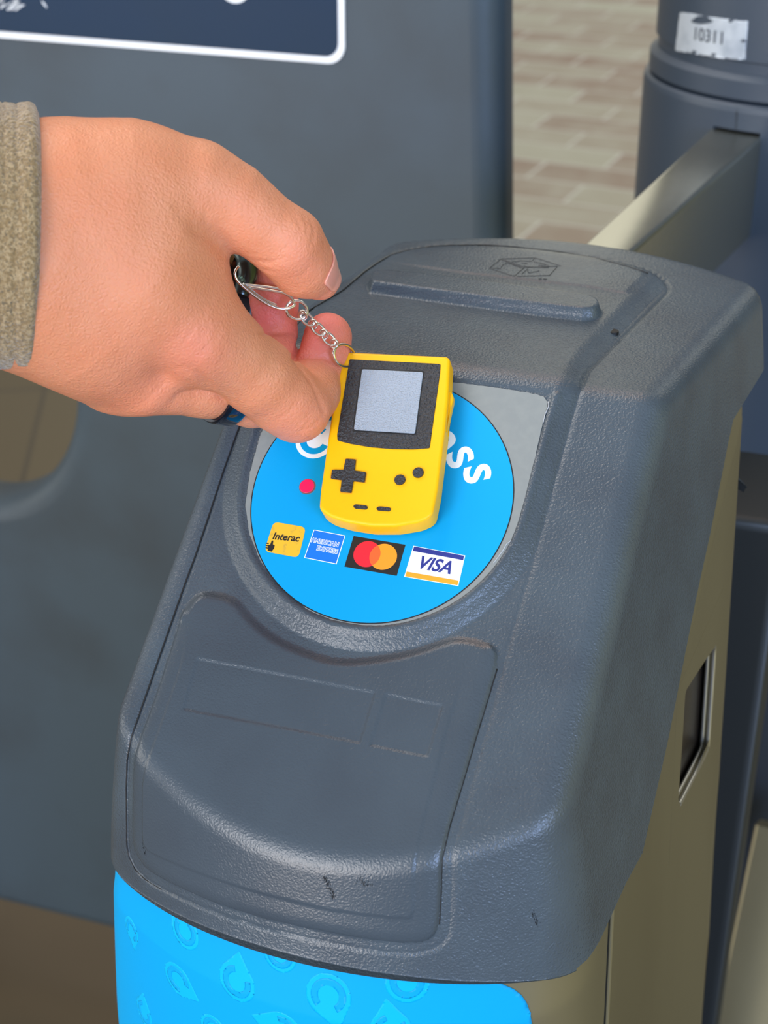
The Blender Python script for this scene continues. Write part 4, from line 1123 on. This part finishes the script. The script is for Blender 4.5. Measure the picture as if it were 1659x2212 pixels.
# fine skin folds near the joints
def fold(c, dirv, rad, freq, amp):
    P = HV-J(*c); s = P@(np.array(dirv)/np.linalg.norm(dirv)); rr_ = np.linalg.norm(P, axis=1)
    wob = 1.2*np.sin(P[:, 1]*.5+P[:, 0]*.33)
    return amp*np.exp(-(rr_/rad)**2)*np.maximum(0, np.sin((s+wob)*freq))**3
dsp = fold((650, 498, 458), (1, .35, 0), 7, 3.0, .16)+fold((655, 905, 488), (.8, .6, 0), 8, 2.6, .13)+fold((420, 740, 455), (1, .7, 0), 12, 2.2, .08)+fold((430, 800, 465), (1, -.3, 0), 9, 2.6, .12)
HV = HV-gn*dsp[:, None]
HW = CAM+HV@R.T
HF = HF[:, ::-1]
def skin_material():
    m = bpy.data.materials.new('skin'); m.use_nodes = True; N = m.node_tree.nodes; L = m.node_tree.links; b = N['Principled BSDF']
    at = N.new('ShaderNodeAttribute'); at.attribute_name = 'skin_tone'
    co = N.new('ShaderNodeTexCoord')
    n = N.new('ShaderNodeTexNoise'); n.inputs['Scale'].default_value = 70; n.inputs['Detail'].default_value = 5; L.new(co.outputs['Object'], n.inputs[0])
    r = N.new('ShaderNodeMapRange'); r.inputs[1].default_value = .35; r.inputs[2].default_value = .7; r.inputs[3].default_value = 0; r.inputs[4].default_value = .45; L.new(n.outputs[0], r.inputs[0])
    x = N.new('ShaderNodeMix'); x.data_type = 'RGBA'; L.new(r.outputs[0], x.inputs[0]); L.new(at.outputs['Color'], x.inputs[6]); x.inputs[7].default_value = (*lin((206, 124, 84)), 1)
    L.new(x.outputs[2], b.inputs['Base Color'])
    b.inputs['Roughness'].default_value = .5; b.inputs['Specular IOR Level'].default_value = .35
    b.inputs['Subsurface Weight'].default_value = .35; b.inputs['Subsurface Radius'].default_value = (1, .4, .2); b.inputs['Subsurface Scale'].default_value = .003
    last = None
    for sc, ds, dt, kind in ((1500, .00012, 2, 0), (300, .00030, 3, 0), (720, .00028, 0, 1)):
        if kind: t = N.new('ShaderNodeTexVoronoi'); t.feature = 'DISTANCE_TO_EDGE'
        else: t = N.new('ShaderNodeTexNoise'); t.inputs['Detail'].default_value = dt
        t.inputs['Scale'].default_value = sc; L.new(co.outputs['Object'], t.inputs['Vector'])
        bu = N.new('ShaderNodeBump'); bu.inputs['Distance'].default_value = ds; L.new(t.outputs[0], bu.inputs['Height'])
        if last: L.new(last, bu.inputs['Normal'])
        last = bu.outputs[0]
    L.new(last, b.inputs['Normal'])
    return m
person = mesh('person', HW, HF, skin_material(), None, True)
tag(person, 'person\'s right hand reaching in from the left, pinching the keychain, back of the hand up', 'person')
col = np.tile(np.array(lin((212, 140, 104))), (len(HV), 1))
def tint(c, r, rgb, k):
    global col
    w_ = k*np.exp(-(np.linalg.norm(HV-J(*c), axis=1)/r)**2); col = col*(1-w_[:, None])+np.array(lin(rgb))*w_[:, None]
for c, r, rgb, k in (((420, 745, 455), 11, (222, 128, 112), .6), ((300, 840, 468), 16, (226, 134, 104), .6), ((260, 700, 450), 14, (226, 140, 110), .4), ((655, 560, 462), 10, (228, 140, 118), .6), ((690, 610, 480), 9, (232, 138, 120), .8),
                     ((705, 725, 516), 11, (232, 124, 120), .95), ((690, 790, 515), 8, (230, 128, 112), .8), ((600, 690, 525), 22, (220, 92, 92), 1.0), ((575, 600, 520), 14, (226, 128, 130), .8), ((650, 900, 490), 14, (228, 140, 116), .5), ((560, 470, 452), 16, (228, 152, 122), .4)):
    tint(c, r, rgb, k)
ca_ = person.data.color_attributes.new('skin_tone', 'FLOAT_COLOR', 'POINT')
ca_.data.foreach_set('color', np.c_[col, np.ones(len(col))].astype(np.float32).ravel())
# thumb nail
M_NAIL = mat('nail', (228, 150, 132), .28, spec=.5, coat=.3, sss=(.3, (1, .4, .3), .003))
def nail():
    A0, A1 = J(664, 566, 471.5), J(701, 614, 481.0)
    ax_ = (A1-A0)/np.linalg.norm(A1-A0)
    nrm = np.array([.74, -.26, -.62]); nrm -= ax_*(nrm@ax_); nrm /= np.linalg.norm(nrm); sd_ = np.cross(ax_, nrm)
    nu, nv = 18, 18; O_ = []; D_ = []
    for i in range(nu+1):
        t = i/nu
        for j in range(nv+1):
            s_ = 2*j/nv-1
            half = .98*(1-.10*t)*(1 if t > .25 else math.sqrt(1-((.25-t)/.25)**2*.75))*(1 if t < .8 else math.sqrt(1-((t-.8)/.2)**2*.7))
            a_ = s_*half; dr_ = math.cos(a_)*nrm+math.sin(a_)*sd_+ax_*(.55*max(0, t-.55))
            O_.append(A0+(A1-A0)*(.12+.80*t)); D_.append(dr_/np.linalg.norm(dr_))
    O_ = np.array(O_); D_ = np.array(D_); lo = np.zeros(len(O_)); hi = np.full(len(O_), 20.)
    for k in range(22):
        md = (lo+hi)/2; v = hand(O_+D_*md[:, None])-.28; lo = np.where(v < 0, md, lo); hi = np.where(v < 0, hi, md)
    V = O_+D_*lo[:, None]
    F = [(i*(nv+1)+j, i*(nv+1)+j+1, (i+1)*(nv+1)+j+1, (i+1)*(nv+1)+j) for i in range(nu) for j in range(nv)]
    o = mesh('thumbnail', CAM+V@R.T, F, M_NAIL, person, True); md = o.modifiers.new('t', 'SOLIDIFY'); md.thickness = .0006; md.offset = 0
    return o
nail()
# sleeve
def sleeve():
    ax_ = np.array([-math.cos(math.radians(13)), 0.012, -math.sin(math.radians(13))])
    up_ = np.array([0, 1.0, 0]); sd_ = np.cross(ax_, up_); c0_ = J(84, 514, 452)
    V = []; nu = 220; prof = []
    for s in np.arange(0, 300, .8):
        r = 38.8+.018*s
        r += .7*math.exp(-((s-3.0)/2.4)**2)-.5*math.exp(-((s-6.5)/.5)**2)-.45*math.exp(-((s-10.5)/.5)**2)-.45*math.exp(-((s-14.0)/.5)**2)+.25*math.exp(-((s-11.5)/2)**2)
        if s < 2.0: r -= 2.2*(1-math.sqrt(max(0, 1-((2-s)/2)**2)))
        prof.append((s, r))
    prof = [(14, 34.6), (6, 35.0), (1.5, 35.2), (.4, 35.6), (-.2, 36.4)]+prof
    for s, r in prof:
        for j in range(nu):
            t = 2*math.pi*j/nu; rr_ = r+.8*math.sin(t*3+s*.05)*min(1, s/60 if s > 0 else 0)+.35*math.sin(t*5+1)
            if s > 0: rr_ += .12*random.uniform(-1, 1)
            V.append(c0_+ax_*(s+.6*math.sin(2*t+1))+up_*math.cos(t)*rr_*1.02+sd_*math.sin(t)*rr_*.86)
    F = [(i*nu+j, i*nu+(j+1) % nu, (i+1)*nu+(j+1) % nu, (i+1)*nu+j) for i in range(len(prof)-1) for j in range(nu)]
    return mesh('coat_sleeve', CAM+np.array(V)@R.T, F, mat('wool', (134, 110, 76), .9, spec=.1, sheen=.35, bumps=[('noise', 900, .0009, 4), ('noise', 250, .0008, 3)], var=[((166, 143, 108), 900, 4, .42, .62), ((108, 94, 74), 1500, 3, .52, .68)]), person, True)
slv = sleeve(); tag(slv, 'beige wool coat cuff')
# ring on the finger below the index finger
q0, q1 = J(467, 845, 489.5), J(501, 851, 494)
fd = (q1-q0)/np.linalg.norm(q1-q0)
axd = CAM+J(0, 0, 0)
fdw = R@fd; cw = CAM+R@((q0+q1)/2)
RNG = []
nr_ = 96; upv = R@np.array([0, -1., 0]); upv -= fdw*(upv@fdw); upv /= np.linalg.norm(upv); sv_ = np.cross(fdw, upv)
prof = [(-4.1, 9.6), (-4.1, 10.5), (-3.5, 10.95), (-2.5, 11.1), (2.5, 11.1), (3.5, 10.95), (4.1, 10.5), (4.1, 9.6)]
for s, r in prof:
    for j in range(nr_):
        t = 2*math.pi*j/nr_; RNG.append(cw+fdw*s+(upv*math.cos(t)+sv_*math.sin(t))*(r-.2))
Fr = [(i*nr_+j, i*nr_+(j+1) % nr_, ((i+1) % len(prof))*nr_+(j+1) % nr_, ((i+1) % len(prof))*nr_+j) for i in range(len(prof)) for j in range(nr_)]
rg = mesh('finger_ring', RNG, Fr, mat('black_blue_ring', (16, 28, 44), .12, metal=.6, coat=.6), None, True, 35)
tag(rg, 'glossy black and dark blue ring worn on the finger below the index finger', 'ring')
